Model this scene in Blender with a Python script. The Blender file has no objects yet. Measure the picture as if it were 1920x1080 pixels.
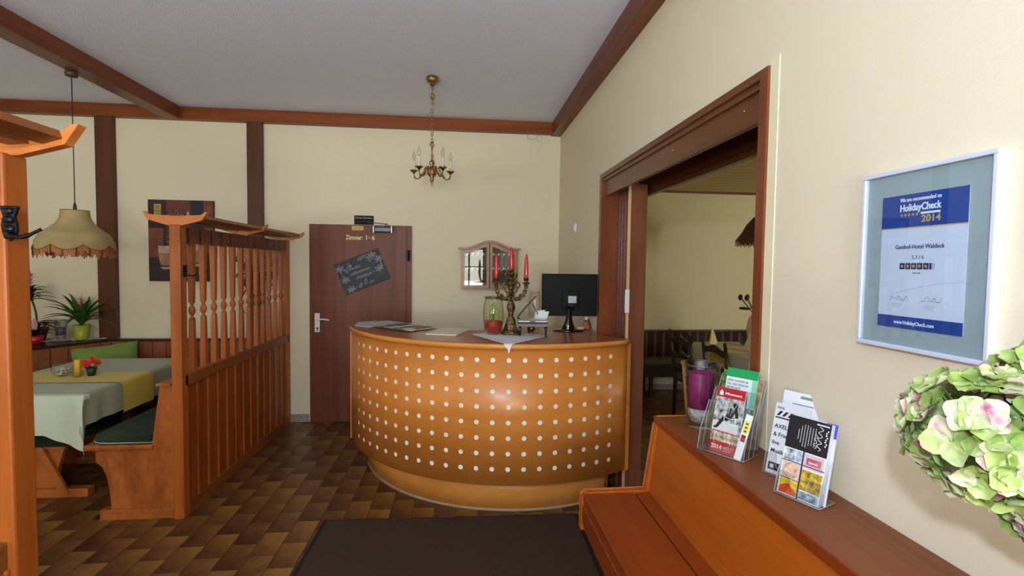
import bpy, bmesh, math, random
from mathutils import Vector, Matrix
PI = math.pi
random.seed(7)
SC = bpy.context.scene
COL = SC.collection

# ---------------------------------------------------------------- camera
def make_camera():
    yaw, pitch, roll = .1016, .0445, .0130
    F = Vector((math.sin(yaw)*math.cos(pitch), math.cos(yaw)*math.cos(pitch), -math.sin(pitch)))
    R = Vector((math.cos(yaw), -math.sin(yaw), 0)); U = R.cross(F)
    c, s = math.cos(roll), math.sin(roll)
    R, U = R*c + U*s, U*c - R*s
    m = Matrix(((R.x, U.x, -F.x, 0), (R.y, U.y, -F.y, 0), (R.z, U.z, -F.z, 1.6), (0, 0, 0, 1)))
    cam = bpy.data.cameras.new('camera'); cam.sensor_width = 36; cam.lens = 930/1920*36; cam.clip_start = .02
    o = bpy.data.objects.new('camera', cam); COL.objects.link(o); o.matrix_world = m
    SC.camera = o
make_camera()

# ---------------------------------------------------------------- world, lights, exposure
SC.view_settings.view_transform = 'Standard'
SC.view_settings.look = 'None'
SC.view_settings.gamma = 1
SC.view_settings.exposure = 0.0
SC.view_settings.use_curve_mapping = False
SC.cycles.transparent_max_bounces = 24
w = bpy.data.worlds.new('world'); SC.world = w; w.use_nodes = True
nt = w.node_tree; bg = nt.nodes['Background']
tc = nt.nodes.new('ShaderNodeTexCoord'); sx = nt.nodes.new('ShaderNodeSeparateXYZ')
rp = nt.nodes.new('ShaderNodeValToRGB')
rp.color_ramp.elements[0].position = .47; rp.color_ramp.elements[0].color = (.10, .16, .05, 1)
rp.color_ramp.elements[1].position = .53; rp.color_ramp.elements[1].color = (.80, .88, 1, 1)
mp = nt.nodes.new('ShaderNodeMapRange'); mp.inputs[1].default_value = -1; mp.inputs[2].default_value = 1
nt.links.new(tc.outputs['Generated'], sx.inputs[0]); nt.links.new(sx.outputs['Z'], mp.inputs[0])
nt.links.new(mp.outputs[0], rp.inputs[0]); nt.links.new(rp.outputs[0], bg.inputs['Color'])
bg.inputs['Strength'].default_value = 1.2

def area(name, loc, rot, sx_, sy_, power, color):
    l = bpy.data.lights.new(name, 'AREA'); l.shape = 'RECTANGLE'; l.size = sx_; l.size_y = sy_
    l.energy = power; l.color = color
    o = bpy.data.objects.new(name, l); COL.objects.link(o); o.location = loc; o.rotation_euler = rot
    return o
DAY = (.84, .91, 1)
WARMDAY = (1, .955, .78)
# daylight entering through the windows (each lamp stands just outside its window)
area('daylight_rear_window', (-.02, -3.36, 1.54), (PI/2, 0, 0), 1.3, 1.12, 80, WARMDAY)
area('daylight_rear_left_window', (-3.3, -3.36, 1.54), (PI/2, 0, 0), 1.7, 1.12, 25, WARMDAY)
area('daylight_annex_window', (5.4, 1.42, 1.6), (PI/2, 0, 0), 1.5, 1.2, 100, WARMDAY)
# added fill lamps, tilted up outside the rear windows to brighten the ceiling
area('ceiling_fill_rear', (-.02, -3.9, .75), (math.radians(128), 0, 0), 1.6, 1.0, 600, DAY)
area('ceiling_fill_rear_left', (-3.3, -3.9, .75), (math.radians(128), 0, 0), 1.9, 1.0, 560, DAY)
# the photographer's strobe, up to the left behind the camera
fl = bpy.data.lights.new('camera_flash', 'POINT'); fl.energy = 112; fl.shadow_soft_size = .04; fl.color = (.66, .79, 1)
fo = bpy.data.objects.new('camera_flash', fl); COL.objects.link(fo); fo.location = (-.42, -.5, 2.02)

# ---------------------------------------------------------------- helpers: materials
def lin(c):
    return tuple(((v/255)/12.92 if v/255 <= .04045 else ((v/255+.055)/1.055)**2.4) for v in c) + (1,)
MATS = {}
def base(name):
    m = bpy.data.materials.new(name); m.use_nodes = True
    return m, m.node_tree, m.node_tree.nodes['Principled BSDF']
def plain(name, rgb, rough=.5, metal=0, bump=0, bscale=60, coat=0, sheen=0, var=0, vscale=8, spec=.5):
    if name in MATS: return MATS[name]
    m, t, p = base(name)
    p.inputs['Base Color'].default_value = lin(rgb); p.inputs['Roughness'].default_value = rough
    p.inputs['Metallic'].default_value = metal; p.inputs['Coat Weight'].default_value = coat
    p.inputs['Sheen Weight'].default_value = sheen; p.inputs['Specular IOR Level'].default_value = spec
    if bump or var:
        tcn = t.nodes.new('ShaderNodeTexCoord')
        if bump:
            n = t.nodes.new('ShaderNodeTexNoise'); n.inputs['Scale'].default_value = bscale; n.inputs['Detail'].default_value = 4
            b = t.nodes.new('ShaderNodeBump'); b.inputs['Strength'].default_value = bump; b.inputs['Distance'].default_value = .01
            t.links.new(tcn.outputs['Object'], n.inputs['Vector']); t.links.new(n.outputs[0], b.inputs['Height'])
            t.links.new(b.outputs[0], p.inputs['Normal'])
        if var:
            n2 = t.nodes.new('ShaderNodeTexNoise'); n2.inputs['Scale'].default_value = vscale; n2.inputs['Detail'].default_value = 3
            r = t.nodes.new('ShaderNodeValToRGB')
            r.color_ramp.elements[0].position = .3; r.color_ramp.elements[1].position = .7
            r.color_ramp.elements[0].color = lin([max(0, v*(1-var)) for v in rgb]); r.color_ramp.elements[1].color = lin([min(255, v*(1+var)) for v in rgb])
            t.links.new(tcn.outputs['Object'], n2.inputs['Vector']); t.links.new(n2.outputs[0], r.inputs[0])
            t.links.new(r.outputs[0], p.inputs['Base Color'])
    MATS[name] = m; return m
def wood(name, c1, c2, axis='z', scale=9, rough=.4, coat=.15, stretch=.08, fine=1):
    if name in MATS: return MATS[name]
    m, t, p = base(name)
    tcn = t.nodes.new('ShaderNodeTexCoord'); mpn = t.nodes.new('ShaderNodeMapping')
    s = [1, 1, 1]; s['xyz'.index(axis)] = stretch
    mpn.inputs['Scale'].default_value = s
    n = t.nodes.new('ShaderNodeTexNoise'); n.inputs['Scale'].default_value = scale; n.inputs['Detail'].default_value = 6
    n.inputs['Distortion'].default_value = .6
    n2 = t.nodes.new('ShaderNodeTexNoise'); n2.inputs['Scale'].default_value = scale*9*fine; n2.inputs['Detail'].default_value = 3
    mx = t.nodes.new('ShaderNodeMath'); mx.operation = 'MULTIPLY_ADD'; mx.inputs[1].default_value = .35
    r = t.nodes.new('ShaderNodeValToRGB')
    r.color_ramp.elements[0].position = .42; r.color_ramp.elements[1].position = .82
    r.color_ramp.elements[0].color = lin(c1); r.color_ramp.elements[1].color = lin(c2)
    L = t.links.new
    L(tcn.outputs['Object'], mpn.inputs[0]); L(mpn.outputs[0], n.inputs['Vector']); L(mpn.outputs[0], n2.inputs['Vector'])
    L(n2.outputs[0], mx.inputs[0]); L(n.outputs[0], mx.inputs[2]); L(mx.outputs[0], r.inputs[0]); L(r.outputs[0], p.inputs['Base Color'])
    b = t.nodes.new('ShaderNodeBump'); b.inputs['Strength'].default_value = .06; b.inputs['Distance'].default_value = .005
    L(n2.outputs[0], b.inputs['Height']); L(b.outputs[0], p.inputs['Normal'])
    p.inputs['Roughness'].default_value = rough; p.inputs['Coat Weight'].default_value = coat; p.inputs['Coat Roughness'].default_value = .25; p.inputs['Specular IOR Level'].default_value = .3
    MATS[name] = m; return m
def clear(name, tint=(255, 255, 255), refl=1.0, rough=.02, ior=1.45):
    """thin clear glass or acrylic: light passes straight through, plus a fresnel reflection"""
    if name in MATS: return MATS[name]
    m = bpy.data.materials.new(name); m.use_nodes = True; t = m.node_tree; t.nodes.clear()
    o = t.nodes.new('ShaderNodeOutputMaterial'); tr = t.nodes.new('ShaderNodeBsdfTransparent'); g = t.nodes.new('ShaderNodeBsdfGlossy')
    lw = t.nodes.new('ShaderNodeLayerWeight'); lw.inputs[0].default_value = .5; mx = t.nodes.new('ShaderNodeMixShader')
    pw = t.nodes.new('ShaderNodeMath'); pw.operation = 'POWER'; pw.inputs[1].default_value = 3
    r0 = ((ior-1)/(ior+1))**2; mu = t.nodes.new('ShaderNodeMath'); mu.operation = 'MULTIPLY_ADD'
    mu.inputs[1].default_value = min(1, (1-r0)*refl*.7); mu.inputs[2].default_value = r0*refl; mu.use_clamp = True
    tr.inputs[0].default_value = lin(tint); g.inputs['Roughness'].default_value = rough
    t.links.new(lw.outputs['Facing'], pw.inputs[0]); t.links.new(pw.outputs[0], mu.inputs[0]); t.links.new(mu.outputs[0], mx.inputs[0]); t.links.new(tr.outputs[0], mx.inputs[1])
    t.links.new(g.outputs[0], mx.inputs[2]); t.links.new(mx.outputs[0], o.inputs[0])
    MATS[name] = m; return m

# ---------------------------------------------------------------- helpers: meshes
class MB:
    """collects shapes; every shape may carry a material slot"""
    def __init__(s): s.v = []; s.f = []; s.m = []; s.sm = []
    def add(s, vs, fs, mi=0, smooth=False):
        k = len(s.v); s.v += [Vector(v) for v in vs]; s.f += [[i+k for i in f] for f in fs]
        s.m += [mi]*len(fs); s.sm += [smooth]*len(fs); return s
    def box(s, x0, x1, y0, y1, z0, z1, mi=0, bev=0):
        if bev:
            bm = bmesh.new(); bmesh.ops.create_cube(bm, size=1)
            for v in bm.verts: v.co = Vector(((x0+x1)/2+v.co.x*(x1-x0), (y0+y1)/2+v.co.y*(y1-y0), (z0+z1)/2+v.co.z*(z1-z0)))
            b = min(bev, .45*min(abs(x1-x0), abs(y1-y0), abs(z1-z0)))
            bmesh.ops.bevel(bm, geom=bm.edges[:], offset=b, segments=2, affect='EDGES', profile=.5)
            bm.verts.index_update(); s.add([v.co.copy() for v in bm.verts], [[v.index for v in f.verts] for f in bm.faces], mi); bm.free(); return s
        v = [(x, y, z) for x in (x0, x1) for y in (y0, y1) for z in (z0, z1)]
        return s.add(v, [(0, 1, 3, 2), (4, 6, 7, 5), (0, 4, 5, 1), (2, 3, 7, 6), (0, 2, 6, 4), (1, 5, 7, 3)], mi)
    def prism(s, poly, axis, a, b, mi=0):
        """poly: 2D points in the plane across axis ('x': (y,z), 'y': (x,z), 'z': (x,y))"""
        def P(p, t): return {'x': (t, p[0], p[1]), 'y': (p[0], t, p[1]), 'z': (p[0], p[1], t)}[axis]
        n = len(poly); v = [P(p, a) for p in poly] + [P(p, b) for p in poly]
        return s.add(v, [list(range(n)), list(range(2*n-1, n-1, -1))] + [[i, i+n, (i+1) % n+n, (i+1) % n] for i in range(n)], mi)
    def bar(s, p, q, w_, h_, up=(0, 0, 1), mi=0):
        p, q = Vector(p), Vector(q); d = (q-p).normalized(); u = Vector(up); r = d.cross(u)
        if r.length < 1e-4: r = d.cross(Vector((1, 0, 0)))
        r.normalize(); u = r.cross(d)
        v = [e+r*(i*w_/2)+u*(j*h_/2) for e in (p, q) for i, j in ((-1, -1), (1, -1), (1, 1), (-1, 1))]
        return s.add(v, [(0, 3, 2, 1), (4, 5, 6, 7), (0, 1, 5, 4), (1, 2, 6, 5), (2, 3, 7, 6), (3, 0, 4, 7)], mi)
    def tube(s, pts, r, n=8, mi=0, caps=True):
        pts = [Vector(p) for p in pts]; rs = r if isinstance(r, (list, tuple)) else [r]*len(pts)
        vs = []; fs = []; prev = None
        for i, p in enumerate(pts):
            d = (pts[min(i+1, len(pts)-1)]-pts[max(i-1, 0)]).normalized()
            a = prev if prev is not None else (Vector((0, 0, 1)) if abs(d.z) < .9 else Vector((1, 0, 0)))
            a = (a-d*a.dot(d)).normalized(); prev = a; b = d.cross(a)
            for k in range(n):
                t = 2*PI*k/n; vs.append(p+(a*math.cos(t)+b*math.sin(t))*rs[i])
        for i in range(len(pts)-1):
            for k in range(n):
                fs.append([i*n+k, i*n+(k+1) % n, (i+1)*n+(k+1) % n, (i+1)*n+k])
        if caps: fs += [list(range(n))[::-1], list(range((len(pts)-1)*n, len(pts)*n))]
        return s.add(vs, fs, mi, True)
    def lathe(s, prof, c=(0, 0, 0), n=24, mi=0, wob=None, closed=False):
        """prof: (radius, z) from bottom to top"""
        vs = []; fs = []
        for i, (r, z) in enumerate(prof):
            for k in range(n):
                t = 2*PI*k/n; rr = r*(wob(t, i) if wob else 1); vs.append((c[0]+rr*math.cos(t), c[1]+rr*math.sin(t), c[2]+z))
        m = len(prof); rng = m if closed else m-1
        for i in range(rng):
            j = (i+1) % m
            for k in range(n): fs.append([i*n+k, i*n+(k+1) % n, j*n+(k+1) % n, j*n+k])
        if not closed:
            if prof[0][0] > 1e-5: fs.append(list(range(n))[::-1])
            if prof[-1][0] > 1e-5: fs.append(list(range((m-1)*n, m*n)))
        return s.add(vs, fs, mi, True)
    def ball(s, c, r, n=12, mi=0, sc=(1, 1, 1)):
        pr = [(max(1e-6, r*math.sin(PI*i/n*1.0)), -r*math.cos(PI*i/n)) for i in range(n+1)]
        k = len(s.v); s.lathe([(max(a, 1e-4), b) for a, b in pr], (0, 0, 0), n+4, mi)
        for v in s.v[k:]: v.x = v.x*sc[0]+c[0]; v.y = v.y*sc[1]+c[1]; v.z = v.z*sc[2]+c[2]
        return s
    def grid(s, fn, nu, nv, mi=0, smooth=True, thick=0):
        vs = [fn(i/nu, j/nv) for i in range(nu+1) for j in range(nv+1)]
        fs = [[i*(nv+1)+j, (i+1)*(nv+1)+j, (i+1)*(nv+1)+j+1, i*(nv+1)+j+1] for i in range(nu) for j in range(nv)]
        return s.add(vs, fs, mi, smooth)
    def text(s, body, size, x, y, z, mi=0, align='LEFT', ext=.0004, depth_axis='y', rot=0, sy=1, shear=0, width=None, bold=.018):
        """upright lettering facing -y, baseline start at x, z"""
        cu = bpy.data.curves.new('t', 'FONT'); cu.body = body; cu.size = size; cu.extrude = ext; cu.align_x = align; cu.offset = size*bold; cu.shear = shear
        cu.resolution_u = 3
        o = bpy.data.objects.new('t', cu); COL.objects.link(o)
        dg = bpy.context.evaluated_depsgraph_get(); me = bpy.data.meshes.new_from_object(o.evaluated_get(dg))
        xs = [v.co.x for v in me.vertices]
        k = width/(max(xs)-min(xs)) if width and xs else 1
        ca, sa = math.cos(rot), math.sin(rot)
        vs = []
        for v in me.vertices:
            a, b, c = v.co.x*k, v.co.y*sy, v.co.z
            a, b = a*ca-b*sa, a*sa+b*ca
            vs.append((x+a, y-c, z+b))
        s.add(vs, [list(p.vertices) for p in me.polygons], mi)
        bpy.data.objects.remove(o); bpy.data.curves.remove(cu); bpy.data.meshes.remove(me)
        return s
    def xf(s, fn, start=0):
        for i in range(start, len(s.v)): s.v[i] = Vector(fn(s.v[i]))
        return s
def obj(name, mb, mats, parent=None, world=False):
    me = bpy.data.meshes.new(name)
    off = Vector((0, 0, 0))
    if world and parent is not None:
        q = parent
        while q is not None: off += q.location; q = q.parent
    me.from_pydata([tuple(v-off) for v in mb.v], [], mb.f)
    for mm in (mats if isinstance(mats, (list, tuple)) else [mats]): me.materials.append(mm)
    me.polygons.foreach_set('material_index', mb.m); me.polygons.foreach_set('use_smooth', mb.sm)
    bm = bmesh.new(); bm.from_mesh(me); bmesh.ops.recalc_face_normals(bm, faces=bm.faces); bm.to_mesh(me); bm.free()
    me.update()
    o = bpy.data.objects.new(name, me); COL.objects.link(o)
    if parent is not None: o.parent = parent
    return o
def thing(name, label, cat, loc=(0, 0, 0), rot=0, group=None):
    o = bpy.data.objects.new(name, None); COL.objects.link(o); o.empty_display_size = .05
    o.location = loc; o.rotation_euler = (0, 0, rot); o['label'] = label; o['category'] = cat
    if group: o['group'] = group
    return o
def tag(o, label, cat, group=None):
    o['label'] = label; o['category'] = cat
    if group: o['group'] = group
    return o
def struct(name, mb, mats, label=None):
    o = obj(name, mb, mats); o['kind'] = 'structure'
    if label: o['label'] = label
    return o
def one(name, label, cat, mb, mats, loc=(0, 0, 0), rot=0, group=None):
    """a thing that is a single mesh, geometry given around its own origin"""
    o = obj(name, mb, mats); o.location = loc; o.rotation_euler = (0, 0, rot)
    return tag(o, label, cat, group)
def dup(root, loc, label, rot=None, group=None):
    r = root.copy(); COL.objects.link(r); r.location = loc; r['label'] = label
    if rot is not None: r.rotation_euler = (0, 0, rot)
    if group: r['group'] = group
    for ch in list(root.children):
        c = ch.copy(); COL.objects.link(c); c.parent = r
        for g in list(ch.children):
            d = g.copy(); COL.objects.link(d); d.parent = c
    return r
def cat(pts, k=6):
    """smooth curve through points"""
    P = [Vector(p) for p in pts]; P = [P[0]]+P+[P[-1]]; out = []
    for i in range(1, len(P)-2):
        for j in range(k):
            t = j/k; a, b, c, d = P[i-1:i+3]
            out.append(.5*((2*b)+(c-a)*t+(2*a-5*b+4*c-d)*t*t+(3*b-a-3*c+d)*t**3))
    return out+[P[-2]]
def drape(x0, x1, y0, y1, hx, hy, z, res=.03, fold=.012, seed=0, gap=.004, round_=.01):
    """square cloth lying on a rectangle and hanging hx / hy over its sides"""
    mb = MB(); rnd = random.Random(seed); ph = [rnd.uniform(0, 6) for _ in range(4)]
    nx = max(4, int((x1-x0+2*hx)/res)); ny = max(4, int((y1-y0+2*hy)/res))
    def fn(u, v):
        a = x0-hx+u*(x1-x0+2*hx); b = y0-hy+v*(y1-y0+2*hy)
        ox = max(x0-a, 0, a-x1); oy = max(y0-b, 0, b-y1)
        sxn = -1 if a < x0 else 1; syn = -1 if b < y0 else 1
        ca, cb = min(max(a, x0), x1), min(max(b, y0), y1)
        d = math.hypot(ox, oy)
        if d == 0: return (a, b, z)
        f = min(1, d/.12)
        if ox > 0 and oy > 0:
            t = math.atan2(oy, ox); out = gap+round_*min(1, d/.02)+d*.16*math.sin(2*t)+fold*f*(.5+.5*math.sin(7*t+ph[3]))
            return (ca+sxn*out*math.cos(t), cb+syn*out*math.sin(t), z-d+.002)
        q = b if ox > 0 else a
        out = gap+round_*min(1, d/.02)+fold*f*(.6+.5*math.sin(q*19+ph[0])+.4*math.sin(q*41+ph[1]))
        if ox > 0: return (ca+sxn*out, b, z-d+.002)
        return (a, cb+syn*out, z-d+.002)
    mb.grid(fn, nx, ny); return mb

# ---------------------------------------------------------------- materials
W_BEAM = wood('stained_beam_wood_y', (78, 38, 20), (128, 66, 34), 'y', 7, .45)
W_BEAMX = wood('stained_beam_wood_x', (84, 40, 12), (142, 70, 24), 'x', 7, .45)
W_POST = wood('stained_post_wood', (66, 34, 18), (98, 54, 30), 'z', 7, .5)
W_DOOR = wood('dark_door_veneer', (100, 50, 32), (126, 68, 46), 'z', 16, .45, .1, .03)
W_FRAME = wood('mahogany_frame_wood', (104, 50, 24), (136, 70, 36), 'z', 8, .3, .35)
W_FRAMEY = wood('mahogany_frame_wood_y', (88, 48, 24), (114, 66, 34), 'y', 8, .35, .3)
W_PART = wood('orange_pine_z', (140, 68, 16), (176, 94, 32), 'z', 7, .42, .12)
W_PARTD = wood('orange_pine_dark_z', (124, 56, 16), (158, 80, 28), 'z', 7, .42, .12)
W_PARTY = wood('orange_pine_y', (104, 56, 24), (146, 82, 38), 'y', 7, .4, .2)
W_PARTX = wood('orange_pine_x', (176, 92, 38), (216, 128, 58), 'x', 7, .4, .2)
W_BENCH = wood('bench_pine', (128, 62, 22), (192, 108, 48), 'z', 4, .45, .12, .35)
W_SHELFY = wood('cherry_veneer_y', (156, 74, 16), (180, 92, 24), 'y', 9, .35, .2)
W_SHELFT = wood('cherry_veneer_top', (112, 58, 26), (136, 74, 36), 'y', 9, .45, .06)
W_SEAT = wood('cherry_veneer_seat', (118, 48, 12), (144, 62, 18), 'y', 9, .35, .12)
W_EDGE = wood('cherry_edge_band', (200, 104, 48), (222, 126, 62), 'y', 9, .35, .3)
W_BEECH = wood('beech_veneer_x', (210, 126, 48), (228, 146, 66), 'x', 5, .33, .45, .12)
W_BEECHP = wood('beech_plinth', (216, 140, 62), (234, 160, 80), 'x', 5, .4, .1, .12)
W_BEECHE = wood('beech_edge', (220, 136, 58), (236, 156, 74), 'x', 5, .33, .3, .12)
W_TOP = wood('counter_top_wood', (132, 70, 36), (164, 94, 52), 'x', 6, .28, .4, .1)
W_KEY = wood('old_pine_cabinet', (150, 100, 74), (178, 126, 96), 'z', 12, .4, .3)
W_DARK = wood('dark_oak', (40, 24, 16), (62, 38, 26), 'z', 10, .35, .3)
W_LATH = wood('dark_wainscot', (122, 68, 42), (156, 94, 62), 'z', 9, .4, .2)
WALLM = plain('cream_wall_paint', (236, 224, 195), .85, bump=.05, bscale=160)
WALLM2 = plain('annex_wall_paint', (232, 222, 188), .85, bump=.05, bscale=160)
REVEAL = plain('wall_edge_paint', (242, 230, 192), .85)
WHITE = plain('white_plastic', (238, 236, 230), .4)
PAPER = plain('white_paper', (226, 228, 232), .7)
CREAMP = plain('cream_paper', (224, 218, 196), .7)
BLACK = plain('black_plastic', (14, 14, 17), .5, spec=.15)
BLACKG = plain('black_gloss', (12, 12, 14), .08, coat=.6)
IRON = plain('black_iron', (24, 22, 24), .35, metal=.6, bump=.3, bscale=90)
STEEL = plain('brushed_steel', (200, 200, 205), .25, metal=1)
BRASS = plain('brass', (214, 170, 90), .25, metal=1)
ABRASS = plain('antique_brass', (150, 122, 78), .3, metal=1, bump=.5, bscale=120, var=.45, vscale=60)
BRONZE = plain('patinated_bronze', (104, 88, 56), .3, metal=.85, bump=.8, bscale=110, var=.6, vscale=70)
RED = plain('red_wax', (206, 20, 30), .28, coat=.5)
PURPLE = plain('purple_wax', (150, 40, 110), .5, bump=.2, bscale=40, var=.15, vscale=25)
LILAC = plain('lilac_wax', (98, 80, 130), .5)
YWAX = plain('yellow_wax', (226, 176, 50), .5)
GLASS = clear('clear_glass', (250, 252, 250), 1.0)
AEDGE = plain('acrylic_edge_glint', (178, 182, 190), .15, coat=.6)  # pale colour stands in for light caught on acrylic edges
ACRYL = clear('acrylic', (251, 252, 252), 2.2, ior=1.5)
PANE = clear('cabinet_glass', (248, 249, 250), .7, .01)
PICG = clear('picture_glass', (252, 254, 255), .8, .01)
CRYST = plain('crystal_gravel', (210, 206, 200), .15, coat=.5, bump=.6, bscale=80, var=.2, vscale=70)
LINEN = plain('grey_green_linen', (168, 170, 142), .9, bump=.1, bscale=300, sheen=.2)
LINENW = plain('white_linen', (198, 208, 186), .9, bump=.1, bscale=300, sheen=.2)
YELLOW = plain('yellow_cloth', (206, 178, 44), .9, bump=.1, bscale=300, sheen=.2)
CUSH = plain('dark_green_upholstery', (40, 56, 38), .95, bump=.15, bscale=250, sheen=.05, spec=.2, var=.12)
PIPING = plain('pale_piping', (168, 166, 140), .8)
PILLOW = plain('green_pillow_fabric', (120, 146, 60), .9, bump=.1, bscale=250, sheen=.2)
LACE = plain('white_lace', (246, 242, 248), .9, bump=.6, bscale=260)
LEAF = plain('dark_green_leaf', (46, 92, 34), .4, coat=.2, var=.35, vscale=14)
LEAFL = plain('light_green_leaf', (112, 160, 60), .5, var=.3, vscale=20)
LEAFD = plain('deep_green_leaf', (26, 48, 24), .4, var=.3, vscale=14)
BRACT = plain('salmon_bract', (214, 98, 76), .5, var=.2, vscale=20)
PINKB = plain('pink_bract', (214, 120, 150), .5, var=.2, vscale=20)
VIOL = plain('violet_flower', (140, 60, 160), .5)
SOIL = plain('soil', (50, 38, 28), .95, bump=.5)
SHADE = plain('beige_lampshade_fabric', (176, 154, 104), .85, bump=.08, bscale=250, var=.06, vscale=6)
FRINGE = plain('brown_fringe', (176, 112, 66), .85)
FRINGED = plain('dark_brown_fringe', (112, 58, 30), .85)
BRSHADE = plain('brown_lampshade_fabric', (96, 62, 36), .85)
SLATE = plain('slate', (64, 66, 70), .7, var=.1)
CHALK = plain('chalk', (190, 190, 196), .9)
GOLDL = plain('gold_lettering', (238, 206, 120), .4)
STONE = plain('granite', (152, 136, 126), .6, var=.25, vscale=120)

def ceiling_mat():
    m, t, p = base('glitter_plaster'); p.inputs['Roughness'].default_value = .9
    tcn = t.nodes.new('ShaderNodeTexCoord'); v = t.nodes.new('ShaderNodeTexVoronoi'); v.inputs['Scale'].default_value = 24
    lt = t.nodes.new('ShaderNodeMath'); lt.operation = 'LESS_THAN'; lt.inputs[1].default_value = .09
    n = t.nodes.new('ShaderNodeTexNoise'); n.inputs['Scale'].default_value = 5
    gt = t.nodes.new('ShaderNodeMath'); gt.operation = 'GREATER_THAN'; gt.inputs[1].default_value = .5
    mu = t.nodes.new('ShaderNodeMath'); mu.operation = 'MULTIPLY'
    mx = t.nodes.new('ShaderNodeMix'); mx.data_type = 'RGBA'; mx.inputs[6].default_value = lin((234, 234, 246)); mx.inputs[7].default_value = lin((252, 252, 252))
    n2 = t.nodes.new('ShaderNodeTexNoise'); n2.inputs['Scale'].default_value = 140; n2.inputs['Detail'].default_value = 3
    b = t.nodes.new('ShaderNodeBump'); b.inputs['Strength'].default_value = .5; b.inputs['Distance'].default_value = .01
    L = t.links.new
    L(tcn.outputs['Object'], v.inputs['Vector']); L(v.outputs['Distance'], lt.inputs[0]); L(tcn.outputs['Object'], n.inputs['Vector'])
    L(n.outputs[0], gt.inputs[0]); L(lt.outputs[0], mu.inputs[0]); L(gt.outputs[0], mu.inputs[1]); L(mu.outputs[0], mx.inputs[0])
    L(mx.outputs[2], p.inputs['Base Color']); L(tcn.outputs['Object'], n2.inputs['Vector']); L(n2.outputs[0], b.inputs['Height']); L(b.outputs[0], p.inputs['Normal'])
    r = t.nodes.new('ShaderNodeMapRange'); r.inputs[3].default_value = .9; r.inputs[4].default_value = .15
    L(mu.outputs[0], r.inputs[0]); L(r.outputs[0], p.inputs['Roughness'])
    return m
def tile_mat():
    """fired clay tiles in running bond; each tile is flamed from ochre to dark brown"""
    m, t, p = base('flamed_clay_tiles')
    L = t.links.new; N = t.nodes.new
    def M(op, a, b=None, c=None):
        n = N('ShaderNodeMath'); n.operation = op
        for i, q in enumerate((a, b, c)):
            if q is None: continue
            if isinstance(q, (int, float)): n.inputs[i].default_value = q
            else: L(q, n.inputs[i])
        return n.outputs[0]
    g = N('ShaderNodeNewGeometry'); s = N('ShaderNodeSeparateXYZ'); L(g.outputs['Position'], s.inputs[0])
    u = M('DIVIDE', M('ADD', s.outputs[0], .024), .14); cu = M('FLOOR', u); fu = M('FRACT', u)
    half = M('MULTIPLY', M('MODULO', M('ABSOLUTE', cu), 2), .5)
    v = M('ADD', M('DIVIDE', s.outputs[1], .24), M('ADD', half, .48)); cv = M('FLOOR', v); fv = M('FRACT', v)
    cx = N('ShaderNodeCombineXYZ'); L(cu, cx.inputs[0]); L(cv, cx.inputs[1])
    wn = N('ShaderNodeTexWhiteNoise'); wn.noise_dimensions = '2D'; L(cx.outputs[0], wn.inputs['Vector'])
    ns = N('ShaderNodeTexNoise'); ns.inputs['Scale'].default_value = 14; L(g.outputs['Position'], ns.inputs['Vector'])
    grad = M('ADD', M('MULTIPLY', M('ADD', fv, M('MULTIPLY', fu, .7)), .42), M('ADD', M('MULTIPLY', wn.outputs['Value'], .34), M('MULTIPLY', M('SUBTRACT', ns.outputs[0], .5), .5)))
    r = N('ShaderNodeValToRGB'); e = r.color_ramp.elements
    e[0].position = .22; e[0].color = lin((74, 42, 26)); e[1].position = .92; e[1].color = lin((146, 108, 50))
    q = e.new(.55); q.color = lin((108, 70, 36))
    L(grad, r.inputs[0])
    eu = M('MULTIPLY', M('MINIMUM', fu, M('SUBTRACT', 1, fu)), .14); ev = M('MULTIPLY', M('MINIMUM', fv, M('SUBTRACT', 1, fv)), .24)
    ed = M('MINIMUM', eu, ev); gr = M('LESS_THAN', ed, .0017)
    mx = N('ShaderNodeMix'); mx.data_type = 'RGBA'; L(gr, mx.inputs[0]); L(r.outputs[0], mx.inputs[6]); mx.inputs[7].default_value = lin((44, 30, 22))
    L(mx.outputs[2], p.inputs['Base Color'])
    b = N('ShaderNodeBump'); b.inputs['Strength'].default_value = .3; b.inputs['Distance'].default_value = .003
    L(M('MINIMUM', M('MULTIPLY', ed, 200), 1), b.inputs['Height']); L(b.outputs[0], p.inputs['Normal'])
    p.inputs['Roughness'].default_value = .36
    return m
def stripes(name, a, b, period, axis=0, ratio=.5, rough=.9):
    m, t, p = base(name); L = t.links.new; N = t.nodes.new
    tcn = N('ShaderNodeTexCoord'); s = N('ShaderNodeSeparateXYZ'); L(tcn.outputs['Object'], s.inputs[0])
    d = N('ShaderNodeMath'); d.operation = 'DIVIDE'; d.inputs[1].default_value = period; L(s.outputs[axis], d.inputs[0])
    f = N('ShaderNodeMath'); f.operation = 'FRACT'; L(d.outputs[0], f.inputs[0])
    g = N('ShaderNodeMath'); g.operation = 'GREATER_THAN'; g.inputs[1].default_value = ratio; L(f.outputs[0], g.inputs[0])
    mx = N('ShaderNodeMix'); mx.data_type = 'RGBA'; mx.inputs[6].default_value = lin(a); mx.inputs[7].default_value = lin(b)
    L(g.outputs[0], mx.inputs[0]); L(mx.outputs[2], p.inputs['Base Color']); p.inputs['Roughness'].default_value = rough
    return m
def planks_mat(name, rgb, line, period, axis=1):
    m = stripes(name, rgb, line, period, axis, .955, .6); return m
CEIL = ceiling_mat(); TILE = tile_mat()

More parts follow.
